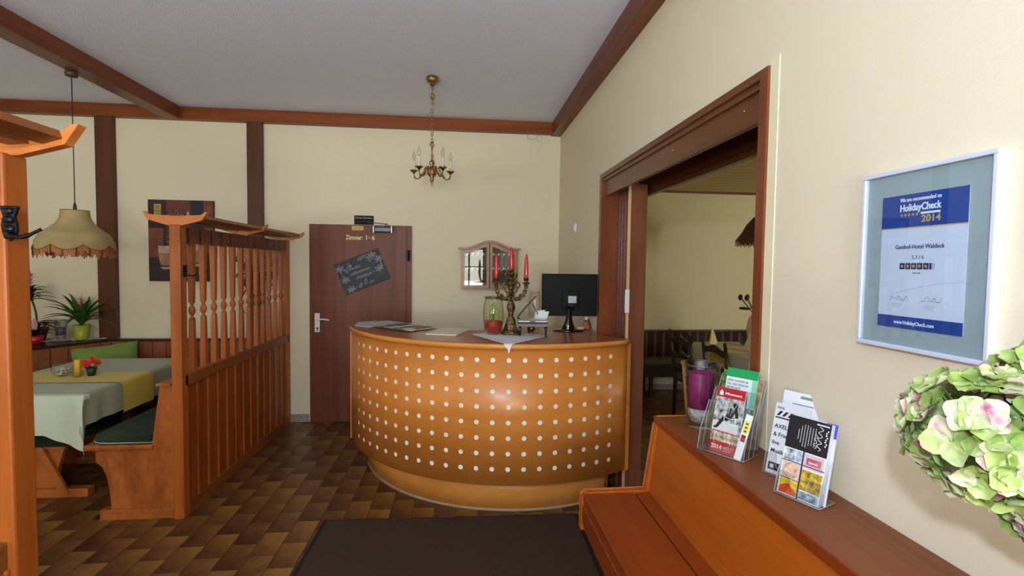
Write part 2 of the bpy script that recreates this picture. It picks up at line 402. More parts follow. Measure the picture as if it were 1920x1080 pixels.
# ---------------------------------------------------------------- the setting
XR, YB, ZC = 1.01, 5.14, 3.07          # right wall, back wall, ceiling
XL, YR = -4.6, -3.2
struct('floor', MB().box(-4.9, 7, -3.5, 6.6, -.06, 0), TILE)
struct('ceiling', MB().box(-4.9, XR+.3, -3.5, YB+.3, ZC, ZC+.08), CEIL)
struct('wall_back', MB().box(-4.9, XR, YB, YB+.2, 0, ZC), WALLM)
def wall_with_holes(axis, a, b, u0, u1, z0, z1, holes):
    """slab between a and b across axis, running u0..u1, with rectangular holes (u,U,z,Z)"""
    mb = MB(); us = sorted({u0, u1, *[h[0] for h in holes], *[h[1] for h in holes]})
    for i in range(len(us)-1):
        p, q = us[i], us[i+1]; zs = [(z0, z1)]
        for h in holes:
            if h[0] <= p and h[1] >= q:
                zs = [(z0, h[2]), (h[3], z1)] if h[2] > z0 else [(h[3], z1)]
        for a0, a1 in zs:
            if axis == 'x': mb.box(a, b, p, q, a0, a1)
            else: mb.box(p, q, a, b, a0, a1)
    return mb
OY0, OY1, OZ = 1.57, 3.57, 2.27
struct('wall_right', wall_with_holes('x', XR, XR+.3, -3.4, 6.5, 0, ZC, [(OY0, OY1, 0, OZ)]), WALLM)
struct('wall_rear', wall_with_holes('y', YR-.1, YR, -4.9, XR, 0, ZC, [(-4.15, -2.45, 1.0, 2.08), (-.65, .62, 1.0, 2.08)]), WALLM)
struct('wall_left', MB().box(XL-.2, XL, -3.3, YB, 0, ZC), WALLM)
# annex room behind the opening
struct('wall_annex_back', MB().box(XR+.3, 6.6, 6.25, 6.4, 0, 2.7), WALLM2)
struct('wall_annex_far', MB().box(6.5, 6.65, 1.3, 6.3, 0, 2.7), WALLM2)
struct('wall_annex_front', wall_with_holes('y', 1.45, 1.55, XR+.3, 6.5, 0, 2.7, [(4.7, 6.1, 1.0, 2.2)]), WALLM2)
struct('ceiling_annex', MB().box(XR+.3, 6.6, 1.4, 6.3, 2.6, 2.66), planks_mat('annex_ceiling_planks', (196, 172, 126), (104, 74, 44), .155))
struct('baseboard_annex', MB().box(XR+.31, 6.5, 6.235, 6.25, 0, .07), STONE)
struct('trim_9', MB().box(XR+.31, 6.5, 6.225, 6.25, 2.575, 2.6), W_BEAMX)
def window(n, x0, x1, z0, z1, y0, y1, panes):
    f = MB(); t = .055
    f.box(x0, x1, y0, y1, z0, z0+t); f.box(x0, x1, y0, y1, z1-t, z1); f.box(x0, x0+t, y0, y1, z0+t, z1-t); f.box(x1-t, x1, y0, y1, z0+t, z1-t)
    for i in range(1, panes):
        x = x0+(x1-x0)*i/panes; f.box(x-.022, x+.022, y0+.01, y1-.01, z0+t, z1-t)
    zm = z0+(z1-z0)*.52; f.box(x0+t, x1-t, y0+.012, y1-.012, zm-.015, zm+.015)
    o = obj('window_%d' % n, f, plain('window_frame_paint', (120, 96, 80), .5)); o['kind'] = 'structure'
    ym = (y0+y1)/2
    g = obj('pane', MB().box(x0+t, x1-t, ym-.003, ym+.003, z0+t, z1-t), GLASS, o)
    return o
window(1, -.65, .62, 1.0, 2.08, YR-.09, YR-.02, 3)
window(2, -4.15, -2.45, 1.0, 2.08, YR-.09, YR-.02, 3)
window(3, 4.7, 6.1, 1.0, 2.2, 1.46, 1.53, 3)
# beams under the ceiling and posts against the back wall
struct('trim_1', MB().box(-4.6, .91, YB-.075, YB, 2.955, ZC), W_BEAMX)
struct('trim_2', MB().box(.91, XR, -3.2, YB, 2.945, ZC), W_BEAM)
struct('trim_3', MB().box(-2.81, -2.67, -3.2, YB-.075, 2.95, ZC), W_BEAM)
struct('trim_4', MB().box(-3.435, -3.285, YB-.06, YB, .86, 2.955), W_POST)
struct('trim_5', MB().box(-2.075, -1.94, YB-.06, YB, .0, 2.955), W_POST)
struct('baseboard_back', MB().box(-1.72, -1.52, YB-.012, YB, 0, .075).box(-.49, .9, YB-.012, YB, 0, .075), STONE)
# cladding of the wide opening
m = MB()
m.box(XR-.012, XR+.31, OY1-.05, OY1, 0, OZ)
m.box(XR-.012, XR+.31, OY0, OY0+.045, 0, OZ)
struct('trim_6', m, W_FRAME)
m = MB()
m.box(XR-.012, XR+.31, OY0+.045, OY1-.05, OZ-.03, OZ)
m.box(XR, XR+.03, OY0+.045, OY1-.05, OZ-.055, OZ-.03)
m.box(XR+.012, XR+.04, OY0+.045, OY1-.05, 2.11, OZ-.055)
m.box(XR+.265, XR+.30, OY0+.045, OY1-.05, 2.10, OZ-.03)
hd = struct('trim_7', m, W_FRAMEY)
for y in (1.746, 2.362, 2.989, 3.49):
    obj('screw', MB().tube([(XR+.013, y, 2.175), (XR+.009, y, 2.175)], [.008, .006], 10), BRASS, hd)
struct('trim_8', MB().box(XR-.003, XR+.02, OY0-.045, OY0, 0, OZ+.02), REVEAL)
# ceiling-hung track
o = struct('trim_10', MB().box(XR+.10, XR+.17, OY0+.045, OY1-.05, 2.20, 2.235).box(XR+.125, XR+.145, OY0+.045, OY1-.05, 2.17, 2.20), plain('dark_track', (30, 26, 24), .35, metal=.5))

# ---------------------------------------------------------------- brown door in the back wall
d = obj('door_1', MB().box(-1.505, -.505, YB-.03, YB, 0, 1.99), W_DOOR); d['kind'] = 'structure'
obj('door_leaf', MB().box(-1.495, -.555, YB-.042, YB-.03, .008, 1.975, bev=.002), W_DOOR, d)
h = obj('door_handle', MB().box(-1.452, -1.402, YB-.052, YB-.042, .915, 1.105, bev=.004)
        .tube([(-1.425, YB-.05, 1.045), (-1.425, YB-.095, 1.045)], .008).tube(cat([(-1.425, YB-.092, 1.045), (-1.36, YB-.096, 1.048), (-1.30, YB-.094, 1.04)], 4), .008), WHITE, d)
obj('keyhole', MB().lathe([(.009, 0), (.009, .002)], (0, 0, 0), 12).xf(lambda v: (v.x-1.425, YB-.053-v.z, v.y+.955)).box(-1.428, -1.422, YB-.0555, YB-.053, .93, .955), BLACK, h)
for z in (.35, 1.69):
    obj('hinge', MB().tube([(-.532, YB-.05, z-.055), (-.532, YB-.05, z+.055)], .008).box(-.56, -.515, YB-.046, YB-.041, z-.05, z+.05), IRON, d)
# door closer
t = thing('door_closer', 'silver overhead door closer at the top of the brown door', 'door closer', (-.785, YB-.042, 1.945))
obj('closer_body', MB().box(-.085, .085, -.05, 0, -.030, .028, bev=.012), plain('closer_grey', (96, 98, 108), .25, metal=.8), t)
for x in (-.088, .088): obj('end_cap', MB().box(x-.007, x+.007, -.053, 0, -.038, .036, bev=.004), STEEL, t)
obj('spindle', MB().lathe([(.02, .03), (.02, .045), (.008, .06)], (.04, -.028, 0)), STEEL, t)
obj('closer_arm', MB().bar((.04, -.03, .055), (-.13, -.10, .062), .022, .006).bar((-.13, -.10, .068), (-.25, .0, .07), .022, .006), plain('dull_brass_arm', (120, 96, 60), .4, metal=.8), t)
# signs and lettering
m = MB().box(-.095, .095, 0, .012, -.045, .045, 0, .008); m.text('Zu den Zimmern', .024, 0, -.0008, .015, 1, 'CENTER')
one('direction_sign', 'small black sign reading Zu den Zimmern above the brown door', 'sign', m, [BLACK, CHALK], (-.98, YB-.015, 2.04))
m = MB().box(-.057, .057, 0, .006, -.022, .022, 0, .003).box(-.048, .048, -.0006, 0, -.013, .013, 1)
one('name_plate', 'tiny pale brass plate on the brown door under the black sign', 'name plate', m, [plain('brass_plate', (226, 166, 96), .35), plain('brass_plate_inner', (206, 150, 70), .35)], (-1.034, YB-.049, 1.956))
t = thing('door_lettering', 'gold lettering Zimmer: 1 - 6 on the brown door', 'lettering', (-1.150, YB-.0435, 1.842))
obj('word', MB().text('Zimmer:', .062, 0, 0, 0, 0, 'LEFT', .001, width=.165, bold=.03), GOLDL, t)
obj('numeral', MB().text('1', .062, .186, 0, 0, 0, 'LEFT', .001, bold=.03), GOLDL, t)
obj('dash', MB().box(.222, .238, -.001, .001, .018, .026), GOLDL, t)
obj('numeral', MB().text('6', .062, .252, 0, 0, 0, 'LEFT', .001, bold=.03), GOLDL, t)
# slate with chalk
CA = math.radians(22.5)
def rotz2(v): return (v.x*math.cos(CA)-v.z*math.sin(CA), v.y, v.x*math.sin(CA)+v.z*math.cos(CA))
sl = thing('chalkboard', 'tilted slate chalkboard with chalk flowers and writing on the brown door', 'chalkboard', (-.99, YB-.044, 1.523))
m = MB().box(-.232, .232, -.012, 0, -.163, .163, 0, .003); obj('slate_plate', m.xf(rotz2), SLATE, sl)
m = MB()
for i, (s_, x, z, wd) in enumerate((('Herzlich', -.115, .05, .12), ('willkommen', -.125, .0, .21), ('Waldeck !', -.085, -.055, .19))):
    m.text(s_, .042, x, -.0125, z, 0, 'LEFT', .0004, shear=.35, width=wd)
obj('lettering', m.xf(rotz2), plain('faint_chalk', (150, 150, 156), .9), sl)
m = MB(); rnd = random.Random(4)
def chalk_leaf(cx, cz, a, L, w_):
    pts = []
    for k in range(13):
        t = k/12*2*PI; x = math.cos(t)*L/2; z = math.sin(t)*w_/2*(1-.4*math.cos(t))
        pts.append((cx+x*math.cos(a)-z*math.sin(a), -.0132, cz+x*math.sin(a)+z*math.cos(a)))
    m.tube(pts, .0016, 4); m.tube([pts[6], pts[0]], .0013, 4)
for cx, cz in ((-.19, .10), (-.18, -.02), (.15, .115), (.20, .06), (-.16, -.125), (.17, -.03)):
    for k in range(6): chalk_leaf(cx+.028*math.cos(k*1.05+cx*9), cz+.02*math.sin(k*1.05+cx*9), k*1.05+cx*9, .036, .017)
for cx, cz, a in ((-.10, .09, .3), (-.09, .105, -.9), (.03, .125, .1), (.08, .13, 2.5), (.0, -.10, 1.2), (-.06, -.12, .9), (.05, -.125, .2), (.11, .09, 1.8), (-.14, .06, 2.1), (.2, .0, 1.3)): chalk_leaf(cx, cz, a, .05, .022)
for s0 in ((-.2, .13, -.2, -.1), (.02, .14, .2, .12), (.21, .1, .2, -.05), (-.19, -.14, .0, -.13)):
    m.tube(cat([(s0[0], -.013, s0[1]), ((s0[0]+s0[2])/2+.01, -.013, (s0[1]+s0[3])/2+.012), (s0[2], -.013, s0[3])], 5), .0013, 4)
obj('chalk_drawing', m.xf(rotz2), CHALK, sl)
# light switch / thermostat on the right wall, hook with wire at the beam
m = MB().box(-.04, .04, -.012, 0, -.04, .04, 0, .004).box(-.018, .018, -.018, -.012, -.02, .02, 0, .002)
one('light_switch', 'small white switch high on the right wall near the corner', 'switch', m, WHITE, (XR, 4.38, 1.945), -PI/2)
m = MB().tube([(0, 0, .07), (0, 0, -.085), (.05, .0, -.09)], .0022, 6).tube([(.12+.028*math.cos(k*PI/8), 0, -.075+.028*math.sin(k*PI/8)) for k in range(17)], .0014, 5).tube([(.05, 0, -.09), (.095, 0, -.075)], .0014, 5)
one('wire_hook', 'thin wire with a loose loop hanging from the back beam near the corner', 'wire', m, plain('wire', (150, 120, 100), .5), (.655, YB-.082, 2.975))

# ---------------------------------------------------------------- folding door at the far jamb
t = thing('folding_door', 'folded brown accordion door stacked at the far side of the wide opening', 'folding door', (1.19, 3.40, 0))
for i in range(6):
    y = 3.325+i*.032
    obj('door_panel', MB().box(1.125, 1.245, y, y+.022, .012, 2.165, bev=.003), W_FRAME if i % 2 else W_DOOR, t, True)
lead = obj('leading_post', MB().box(1.125, 1.255, 3.288, 3.318, .012, 2.165, bev=.003), wood('leading_post_wood', (112, 64, 42), (138, 84, 58), 'z', 9, .4), t, True)
obj('edge_strip', MB().box(1.118, 1.138, 3.278, 3.289, .012, 2.165, bev=.002), plain('cream_strip', (222, 178, 124), .5), t, True)
hh = obj('door_handle', MB().box(1.106, 1.136, 3.262, 3.279, 1.29, 1.45, bev=.004), WHITE, t, True)
for y in (3.30, 3.36, 3.42, 3.48): obj('hanger', MB().tube([(1.185, y, 2.165), (1.185, y, 2.185)], .006), STEEL, t, True)

# ---------------------------------------------------------------- reception counter
CX, CY, RF = .421, 4.349, 1.328
A0, A1 = -2.91, -1.02
def arc(r, a, b, n): return [(CX+r*math.cos(a+(b-a)*i/n), CY+r*math.sin(a+(b-a)*i/n)) for i in range(n+1)]
ctr = thing('reception_counter', 'curved beech reception counter dotted with round white inlays', 'counter', (.42, 3.7, 0))
def curved(r0, r1, a, b, z0, z1, n=48, slot=0):
    m = MB(); o_, i_ = arc(r1, a, b, n), arc(r0, a, b, n)
    vs = [(x, y, z) for z in (z0, z1) for p in (i_, o_) for x, y in p]
    N = n+1; fs = []; sm = []
    for k in range(n):
        fs += [[k, k+1, N+k+1, N+k], [2*N+k, 3*N+k, 3*N+k+1, 2*N+k+1], [N+k, N+k+1, 3*N+k+1, 3*N+k], [k, 2*N+k, 2*N+k+1, k+1]]
        sm += [False, False, True, True]
    fs += [[0, N, 3*N, 2*N], [n, 2*N+n, 3*N+n, N+n]]; sm += [False, False]
    k0 = len(m.f); m.add(vs, fs, slot); m.sm[k0:] = sm; return m
m = curved(RF-.022, RF, A0, A1, .228, 1.085)
for r in range(8):
    z = .330+r*.0980
    for c in range(21):
        a = -2.640+c*.075; rr = RF+.0012; k = len(m.v)
        # flat round inlay lying in the curved surface
        vs = [(CX+rr*math.cos(a), CY+rr*math.sin(a), z)]
        for q in range(18):
            u = .0148*math.cos(q*PI/9)/RF; vs.append((CX+rr*math.cos(a+u), CY+rr*math.sin(a+u), z+.0148*math.sin(q*PI/9)))
        m.add(vs, [[0, 1+q, 1+(q+1) % 18] for q in range(18)], 1)
obj('front_panel', m, [W_BEECH, plain('white_inlay', (254, 250, 242), .4)], ctr, True)
obj('plinth', curved(RF-.15, RF-.128, -2.88, -1.04, .018, .228), W_BEECHP, ctr, True)
obj('floor_seal', curved(RF-.15, RF-.122, -2.88, -1.04, 0, .018), plain('grey_seal', (176, 150, 118), .6), ctr, True)
bk = [(.93, 3.80), (.74, 3.93), (.40, 3.86), (.12, 3.66), (-.10, 3.70), (-.28, 3.86), (-.44, 4.10)]
pts = arc(RF+.012, -2.93, A1, 48) + [(1.0, 3.36), (.995, 3.80)] + bk[1:] + [(-.47, 4.22)]
m = MB(); m.prism(pts, 'z', 1.088, 1.12)
obj('counter_top', m, W_TOP, ctr, True)
obj('top_edge_band', curved(RF-.02, RF+.016, -2.93, A1, 1.085, 1.118), W_BEECHE, ctr, True)
def radial(a, r0, r1, z0, z1, th):
    m = MB(); c, s_ = math.cos(a), math.sin(a)
    return m.box(r0, r1, -th/2, th/2, z0, z1).xf(lambda v: (CX+v.x*c-v.y*s_, CY+v.x*s_+v.y*c, v.z))
obj('side_panel', radial(A0-.012, .9, RF+.006, .2, 1.088, .03), W_BEECHE, ctr, True)
obj('side_panel', radial(A1+.010, .85, RF+.004, .22, 1.088, .03), W_BEECHE, ctr, True)
obj('inner_carcass', curved(RF-.42, RF-.15, -2.86, -1.06, 0.0, .80), W_BEECHP, ctr, True)
obj('support_post', MB().box(1.065, 1.085, 3.255, 3.275, 0, .23), STEEL, ctr, True)

# ---------------------------------------------------------------- things on the counter
ZT = 1.121
def sheet(poly, z0, z1, c):
    return MB().prism([(x-c[0], y-c[1]) for x, y in poly], 'z', z0, z1)
P = [(-.86, 4.08), (-.60, 4.27), (-.42, 4.12), (-.42, 3.92), (-.66, 3.80)]
NEWS = plain('newsprint', (176, 178, 184), .8, var=.12, vscale=40)
c = (-.62, 4.03)
P = [(-.84, 4.16), (-.60, 4.25), (-.44, 4.06), (-.70, 3.84), (-.82, 3.93)]
m = MB().prism([(x-c[0], y-c[1]) for x, y in P], 'z', 0, .005)
one('newspaper', 'grey folded newspaper at the left end of the counter', 'newspaper', m, NEWS, (c[0], c[1], ZT))
mg = thing('magazine', 'open magazine with dark photographs lying on the counter, white edges', 'magazine', (-.43, 3.80, ZT+.005), math.radians(-41))
def page(sgn):
    m = MB()
    def top(u, v): return (sgn*.21*u, -.14+.28*v, .0035+.010*math.sin(PI*min(1, u*1.15))*(1-u*.5))
    def bot(u, v): return (sgn*.21*u, -.14+.28*v, 0)
    m.grid(top, 10, 2); m.grid(bot, 1, 1); m.box(sgn*.208 if sgn > 0 else -.21, sgn*.21 if sgn > 0 else -.208, -.14, .14, 0, .0035)
    return m
PG = plain('printed_page', (196, 190, 180), .5, var=.2, vscale=16)
obj('left_page', page(-1), PG, mg); obj('right_page', page(1), PG, mg)
ph = plain('dark_print', (62, 56, 50), .4, var=.6, vscale=22)
m = MB()
for x0, x1, y0, y1 in ((-.19, -.03, -.02, .12), (.03, .11, -.12, .10), (.12, .19, -.05, .12), (-.15, -.05, -.11, -.04)):
    m.grid(lambda u, v: (x0+(x1-x0)*u, y0+(y1-y0)*v, .0042+.010*math.sin(PI*min(1, abs(x0+(x1-x0)*u)/.21*1.15))*(1-abs(x0+(x1-x0)*u)/.42)), 6, 2)
obj('printed_photograph', m, ph, mg)
c = (-.10, 3.57)
m = MB().prism([(x-c[0], y-c[1]) for x, y in [(-.245, 3.43), (-.035, 3.365), (.075, 3.70), (-.135, 3.78)]], 'z', 0, .008)
one('desk_pad', 'plain cream writing pad lying in the middle of the counter', 'writing pad', m, CREAMP, (c[0], c[1], ZT))
# lace doily: a square laid cornerwise, one corner over the counter edge
m = MB(); A_, B_, C_, D_ = Vector((.07, 3.43)), Vector((.285, 2.965)), Vector((.60, 3.34)), Vector((.36, 3.66))
def doily(u, v):
    p = (A_*(1-u)+B_*u)*(1-v)+(D_*(1-u)+C_*u)*v
    e = min(u, 1-u, v, 1-v); q = Vector((.32, 3.36)); sc = 1-(.02*math.sin((u+v)*60) if e < .01 else 0); p = q+(p-q)*sc
    d = math.hypot(p.x-CX, p.y-CY)-(RF+.019); z = ZT+.0018
    if d > 0:
        k = (RF+.019)/(RF+.019+d); p = Vector((CX+(p.x-CX)*k, CY+(p.y-CY)*k)); p = p+Vector((p.x-CX, p.y-CY)).normalized()*.004; z -= d*1.3
    return (p.x-.32, p.y-3.36, z-ZT)
m.grid(doily, 44, 44); m.f = [f for i, f in enumerate(m.f) if not ((i // 44+i % 44*3) % 7 == 0 and (i % 44 in (3, 4, 39, 40) or i//44 in (3, 4, 39, 40)))]
m.m = m.m[:len(m.f)]; m.sm = m.sm[:len(m.f)]
one('lace_doily', 'white lace doily under the candelabrum with its tip over the counter edge', 'doily', m, LACE, (.32, 3.36, ZT))
# barrel vase with plants in red gravel
t = thing('glass_vase', 'barrel-shaped glass vase with bamboo sprigs in red gravel left of the candelabrum', 'vase', (.222, 3.43, ZT+.003))
VP = [(.046, 0), (.055, .01), (.070, .08), (.074, .14), (.070, .20), (.060, .243), (.058, .25)]
obj('glass_body', MB().lathe(VP+[(r-.003, z) for r, z in VP[::-1][:-1]]+[(.04, .012)], n=32), clear('greenish_glass', (253, 253, 244), 1.0), t)
obj('rim', MB().lathe([(.055, .245), (.062, .247), (.062, .262), (.055, .262)], n=32, closed=True), clear('rim_glass', (214, 214, 204), 2), t)
obj('red_gravel', MB().lathe([(.002, .012), (.050, .012), (.066, .08), (.060, .095), (.002, .10)], n=28, wob=lambda a, i: 1+.02*math.sin(9*a+i)), plain('red_gravel', (158, 10, 22), .25, coat=.4, bump=.6, bscale=90, var=.3, vscale=90), t)
rnd = random.Random(2)
sp = MB(); lf = MB()
for k in range(9):
    a = rnd.uniform(0, 6.28); r = rnd.uniform(.006, .034); hh_ = rnd.uniform(.09, .14); x, y = r*math.cos(a), r*math.sin(a)
    sp.tube([(x, y, .08), (x*1.15, y*1.15, .09+hh_)], [.0028, .002], 6)
    for q in range(8):
        z = .105+hh_*q/8; b = rnd.uniform(0, 6.28); L_ = rnd.uniform(.018, .03)
        d = Vector((math.cos(b), math.sin(b), .9)).normalized(); s_ = d.cross(Vector((0, 0, 1))).normalized()*.005; p0 = Vector((x*1.1, y*1.1, z))
        if (p0+d*L_).xy.length > .062: continue
        lf.add([p0, p0+d*L_*.5+s_, p0+d*L_, p0+d*L_*.5-s_], [(0, 1, 2, 3)])
obj('stem', sp, LEAFL, t); obj('leaves', lf, LEAFL, t)
# candelabrum
t = thing('candelabrum', 'ornate five-armed bronze candelabrum standing on the lace doily', 'candelabrum', (.345, 3.44, ZT+.003))
wob = lambda a, i: 1+.10*math.sin(5*a+i*1.3)
obj('base', MB().lathe([(.070, 0), (.074, .006), (.068, .014), (.05, .03), (.042, .05), (.034, .075), (.030, .10), (.018, .12), (.014, .13)], n=40, wob=wob), BRONZE, t)
m = MB().lathe([(.013, .125), (.020, .135), (.014, .145), (.021, .16), (.030, .185), (.028, .205), (.016, .235), (.012, .25), (.020, .262), (.013, .275), (.018, .30), (.024, .33), (.016, .36), (.018, .385)], n=32, wob=lambda a, i: 1+.07*math.sin(6*a+i))
for q in range(12):
    a = q*PI/6; zq = .30+.05*(q % 3); ca, sa = math.cos(a), math.sin(a)
    m.tube(cat([(.014*ca, .014*sa, zq-.02), (.038*ca, .038*sa, zq), (.044*ca, .044*sa, zq+.024), (.030*ca, .030*sa, zq+.030)], 4), [.006]*9+[.003]*4, 6)
obj('shaft', m, BRONZE, t)
cups = []
for k in range(5):
    if k == 0: R_, zz, a = 0, .43, 0
    else: R_, zz, a = .105, .368, math.radians([0, 178, 2, 84, 262][k])
    ca, sa = math.cos(a), math.sin(a)
    cups.append((R_*ca, R_*sa, zz))
    m = MB()
    if k:
        arm = cat([(.012*ca, .012*sa, .27), (.045*ca, .045*sa, .245), (.085*ca, .085*sa, .275), (.102*ca, .102*sa, .325), (R_*ca, R_*sa, .345)], 6)
        m.tube(arm, [.0105+.0035*math.sin(i*1.4) for i in range(len(arm))], 8)
        for q in range(2, len(arm)-1, 2):
            m.ball(arm[q]+Vector((0, 0, (-.010, .010)[q//2 % 2])), .010, 5, 0, (1.3, 1.3, .8))
            m.tube([arm[q], arm[q]+Vector((ca*.018+sa*.012, sa*.018-ca*.012, (-.012, .016)[q//2 % 2]))], [.006, .001], 5)
        for q in (0, 1, 2, 3):     # leaf scrolls on the arm
            c0 = arm[4+q*5]; rr = .017-.002*q
            m.tube([(c0[0]+ca*rr*math.cos(s_)*(1-s_/9), c0[1]+sa*rr*math.cos(s_)*(1-s_/9), c0[2]+(.012 if q % 2 else -.008)+rr*math.sin(s_)*(1-s_/9)) for s_ in [i*.6 for i in range(11)]], [.0045]*11, 6)
        scr = cat([(.012*ca, .012*sa, .34), (.04*ca, .04*sa, .365), (.062*ca, .062*sa, .34), (.045*ca, .045*sa, .32)], 5); m.tube(scr, .005, 6)
        obj('arm', m, BRONZE, t)
    m = MB().lathe([(.008, zz-.03), (.012, zz-.02), (.028, zz-.012), (.029, zz-.008), (.012, zz-.005), (.013, zz+.01), (.0195, zz+.024), (.0195, zz+.028), (.0178, zz+.028), (.0170, zz+.004)], (R_*ca, R_*sa, 0), 18, wob=lambda a_, i: 1+.05*math.sin(8*a_))
    for q in range(7):
        b_ = q*.9; m.ball((R_*ca+.022*math.cos(b_), R_*sa+.022*math.sin(b_), zz-.012), .006, 4)
    if k == 0: m.lathe([(.014, .38), (.02, .39), (.010, .40)], n=16)
    obj('candle_cup', m, BRONZE, t)
CP = (.345, 3.44, ZT+.003)
CANDP = [(.0115, 0), (.0130, .01), (.0124, .09), (.0090, .15), (.0065, .170), (.003, .180), (.0004, .182)]
names = {0: ('middle red candle in the candelabrum, tallest of the three', 1.0), 1: ('red candle in the left arm of the candelabrum', 1.0), 2: ('pointed red candle in the right arm of the candelabrum', 1.0)}
for k in range(3):
    x, y, z = cups[k]; cd = thing('candle', names[k][0], 'candle', (CP[0]+x, CP[1]+y, CP[2]+z+.005), group='red candles in the candelabrum')
    f = (.93, 1.01, 1.04)[k]; tp = 1
    prof = [(r*1.18*(1 if i < 2 or k == 2 else 1.12 if i < 4 else 1.25), zz*f) for i, (r, zz) in enumerate(CANDP)]
    obj('wax', MB().lathe(prof, n=20), RED, cd)
    obj('wick', MB().tube([(0, 0, .178*f), (.001, 0, .188*f)], .001, 5), BLACK, cd)
# miniature grand piano
t = thing('miniature_piano', 'miniature black grand piano with open lid holding cards on the counter', 'miniature piano', (.49, 3.37, ZT+.003), math.radians(-8.5))
X0, X1 = -.105, .105
out = [(X0, -.07), (X1, -.07), (X1, .02), (.06, .05), (.02, .10), (-.04, .12), (X0, .12)]
m = MB(); m.prism(out, 'z', .068, .118); obj('case', m, plain('piano_lacquer', (92, 94, 104), .18, coat=.8), t)
obj('inner_frame', MB().prism([(x*.92, y*.9+.003) for x, y in out], 'z', .118, .120), BLACKG, t)
m = MB().box(-.10, .10, -.0745, -.068, .088, .100, 0).box(-.094, -.02, -.0775, -.070, .100, .106, 1).box(.02, .094, -.0775, -.070, .100, .106, 1)
obj('keyboard', m, [BLACKG, WHITE], t)
for x, y in ((-.085, -.055), (.09, -.055), (-.03, .09)):
    obj('leg', MB().lathe([(.0045, 0), (.005, .008), (.008, .04), (.011, .068)], (x, y, 0), 12), BLACKG, t)
la = math.radians(50)
m = MB().prism(out, 'z', 0, .004)
m.xf(lambda v: (X0+(v.x-X0)*math.cos(la)*.95-v.z*math.sin(la), v.y, .121+(v.x-X0)*math.sin(la)*.95+v.z*math.cos(la)))
obj('lid', m, plain('lid_brown_lacquer', (46, 24, 20), .5), t)
obj('lid_prop', MB().tube([(.052, .0, .120), (-.005, .0, .215)], .0025, 6), plain('lid_brown_lacquer', (0, 0, 0)), t)
rt = Vector((.49, 3.37, ZT+.003+.120))
for i, (x, y, a, lab) in enumerate(((.040, .0, .25, 'white card leaning at the back inside the miniature piano'), (.062, -.02, -.1, 'crumpled white note card at the front of the miniature piano'))):
    m = MB().grid(lambda u, v: (-.035+.07*u+.012*v, .006*math.sin(u*5+i), .048*v+.008*u*(1-i)), 6, 3).xf(lambda v: v)
    m.box(-.03, .03, .001, .003, 0, .004)
    one('note_card', lab, 'card', m, PAPER, rt+Vector((x, y, 0)), a, 'cards in the miniature piano')
# glass hurricane, copper ball
t = thing('candle_glass', 'tall bulged clear glass behind the miniature piano', 'glass', (.545, 3.66, ZT+.002))
HP = [(.034, 0), (.038, .01), (.044, .10), (.048, .18), (.044, .24), (.038, .29)]
obj('glass_wall', MB().lathe(HP+[(r-.0025, z) for r, z in HP[::-1]], n=28), clear('hurricane_glass', (252, 250, 248), .9), t)
t = thing('copper_tealight_holder', 'shiny round copper tealight holder under the miniature piano', 'tealight holder', (.513, 3.59, ZT+.001))
obj('copper_bowl', MB().lathe([(.012, 0), (.026, .008), (.031, .022), (.026, .036), (.014, .042), (.012, .040)], n=24), plain('copper', (230, 140, 90), .12, metal=1), t)
# monitor, seen from behind
t = thing('monitor', 'black computer monitor seen from behind at the right of the counter', 'monitor', (.80, 3.63, ZT), math.radians(-4))
obj('screen_housing', MB().box(-.205, .205, -.02, .022, .112, .425, bev=.006).box(-.06, .07, -.030, -.02, .16, .30, bev=.008), BLACK, t)
obj('screen', MB().box(-.195, .195, .022, .0235, .125, .412), BLACKG, t)
obj('label', MB().box(-.012, .050, -.0312, -.030, .210, .262), plain('silver_label', (150, 156, 168), .3, metal=.4), t)
m = MB().lathe([(.115, 0), (.118, .004), (.112, .010), (.05, .014)], n=36); obj('stand_base', m.xf(lambda v: (v.x, v.y*.62-.0, v.z)), BLACKG, t)
m = MB().grid(lambda u, v: ((.020+.035*(1-v)**3)*math.cos(u*2*PI), .012+(.014+.02*(1-v)**3)*math.sin(u*2*PI)-.035*v, .012+.17*v), 20, 8)
m.box(-.03, .03, -.052, -.02, .165, .20, 0, .008)
obj('stand_neck', m, BLACKG, t)
# figurine and mug-like pot at the right end
t = thing('gnome_figurine', 'small figurine with white cap and orange coat beside the monitor', 'figurine', (.955, 3.72, ZT))
obj('body', MB().lathe([(.026, 0), (.03, .01), (.024, .045), (.012, .07), (.01, .075)], n=18), plain('olive_orange_coat', (150, 84, 50), .5, var=.4, vscale=40), t)
obj('cap', MB().lathe([(.013, .074), (.014, .082), (.008, .10), (.002, .112)], n=14), WHITE, t)
obj('cloak', MB().tube(cat([(.012, -.004, .078), (.028, -.006, .05), (.038, -.004, .003)], 5), [.004]*11, 6), BLACK, t)
t = thing('trinket_dish', 'tiny pale pink trinket dish behind the monitor stand', 'dish', (.905, 3.68, ZT))
obj('bowl', MB().lathe([(.02, 0), (.026, .01), (.03, .022), (.026, .022), (.02, .008)], n=20), plain('pink_ceramic', (226, 186, 170), .3, coat=.5), t)

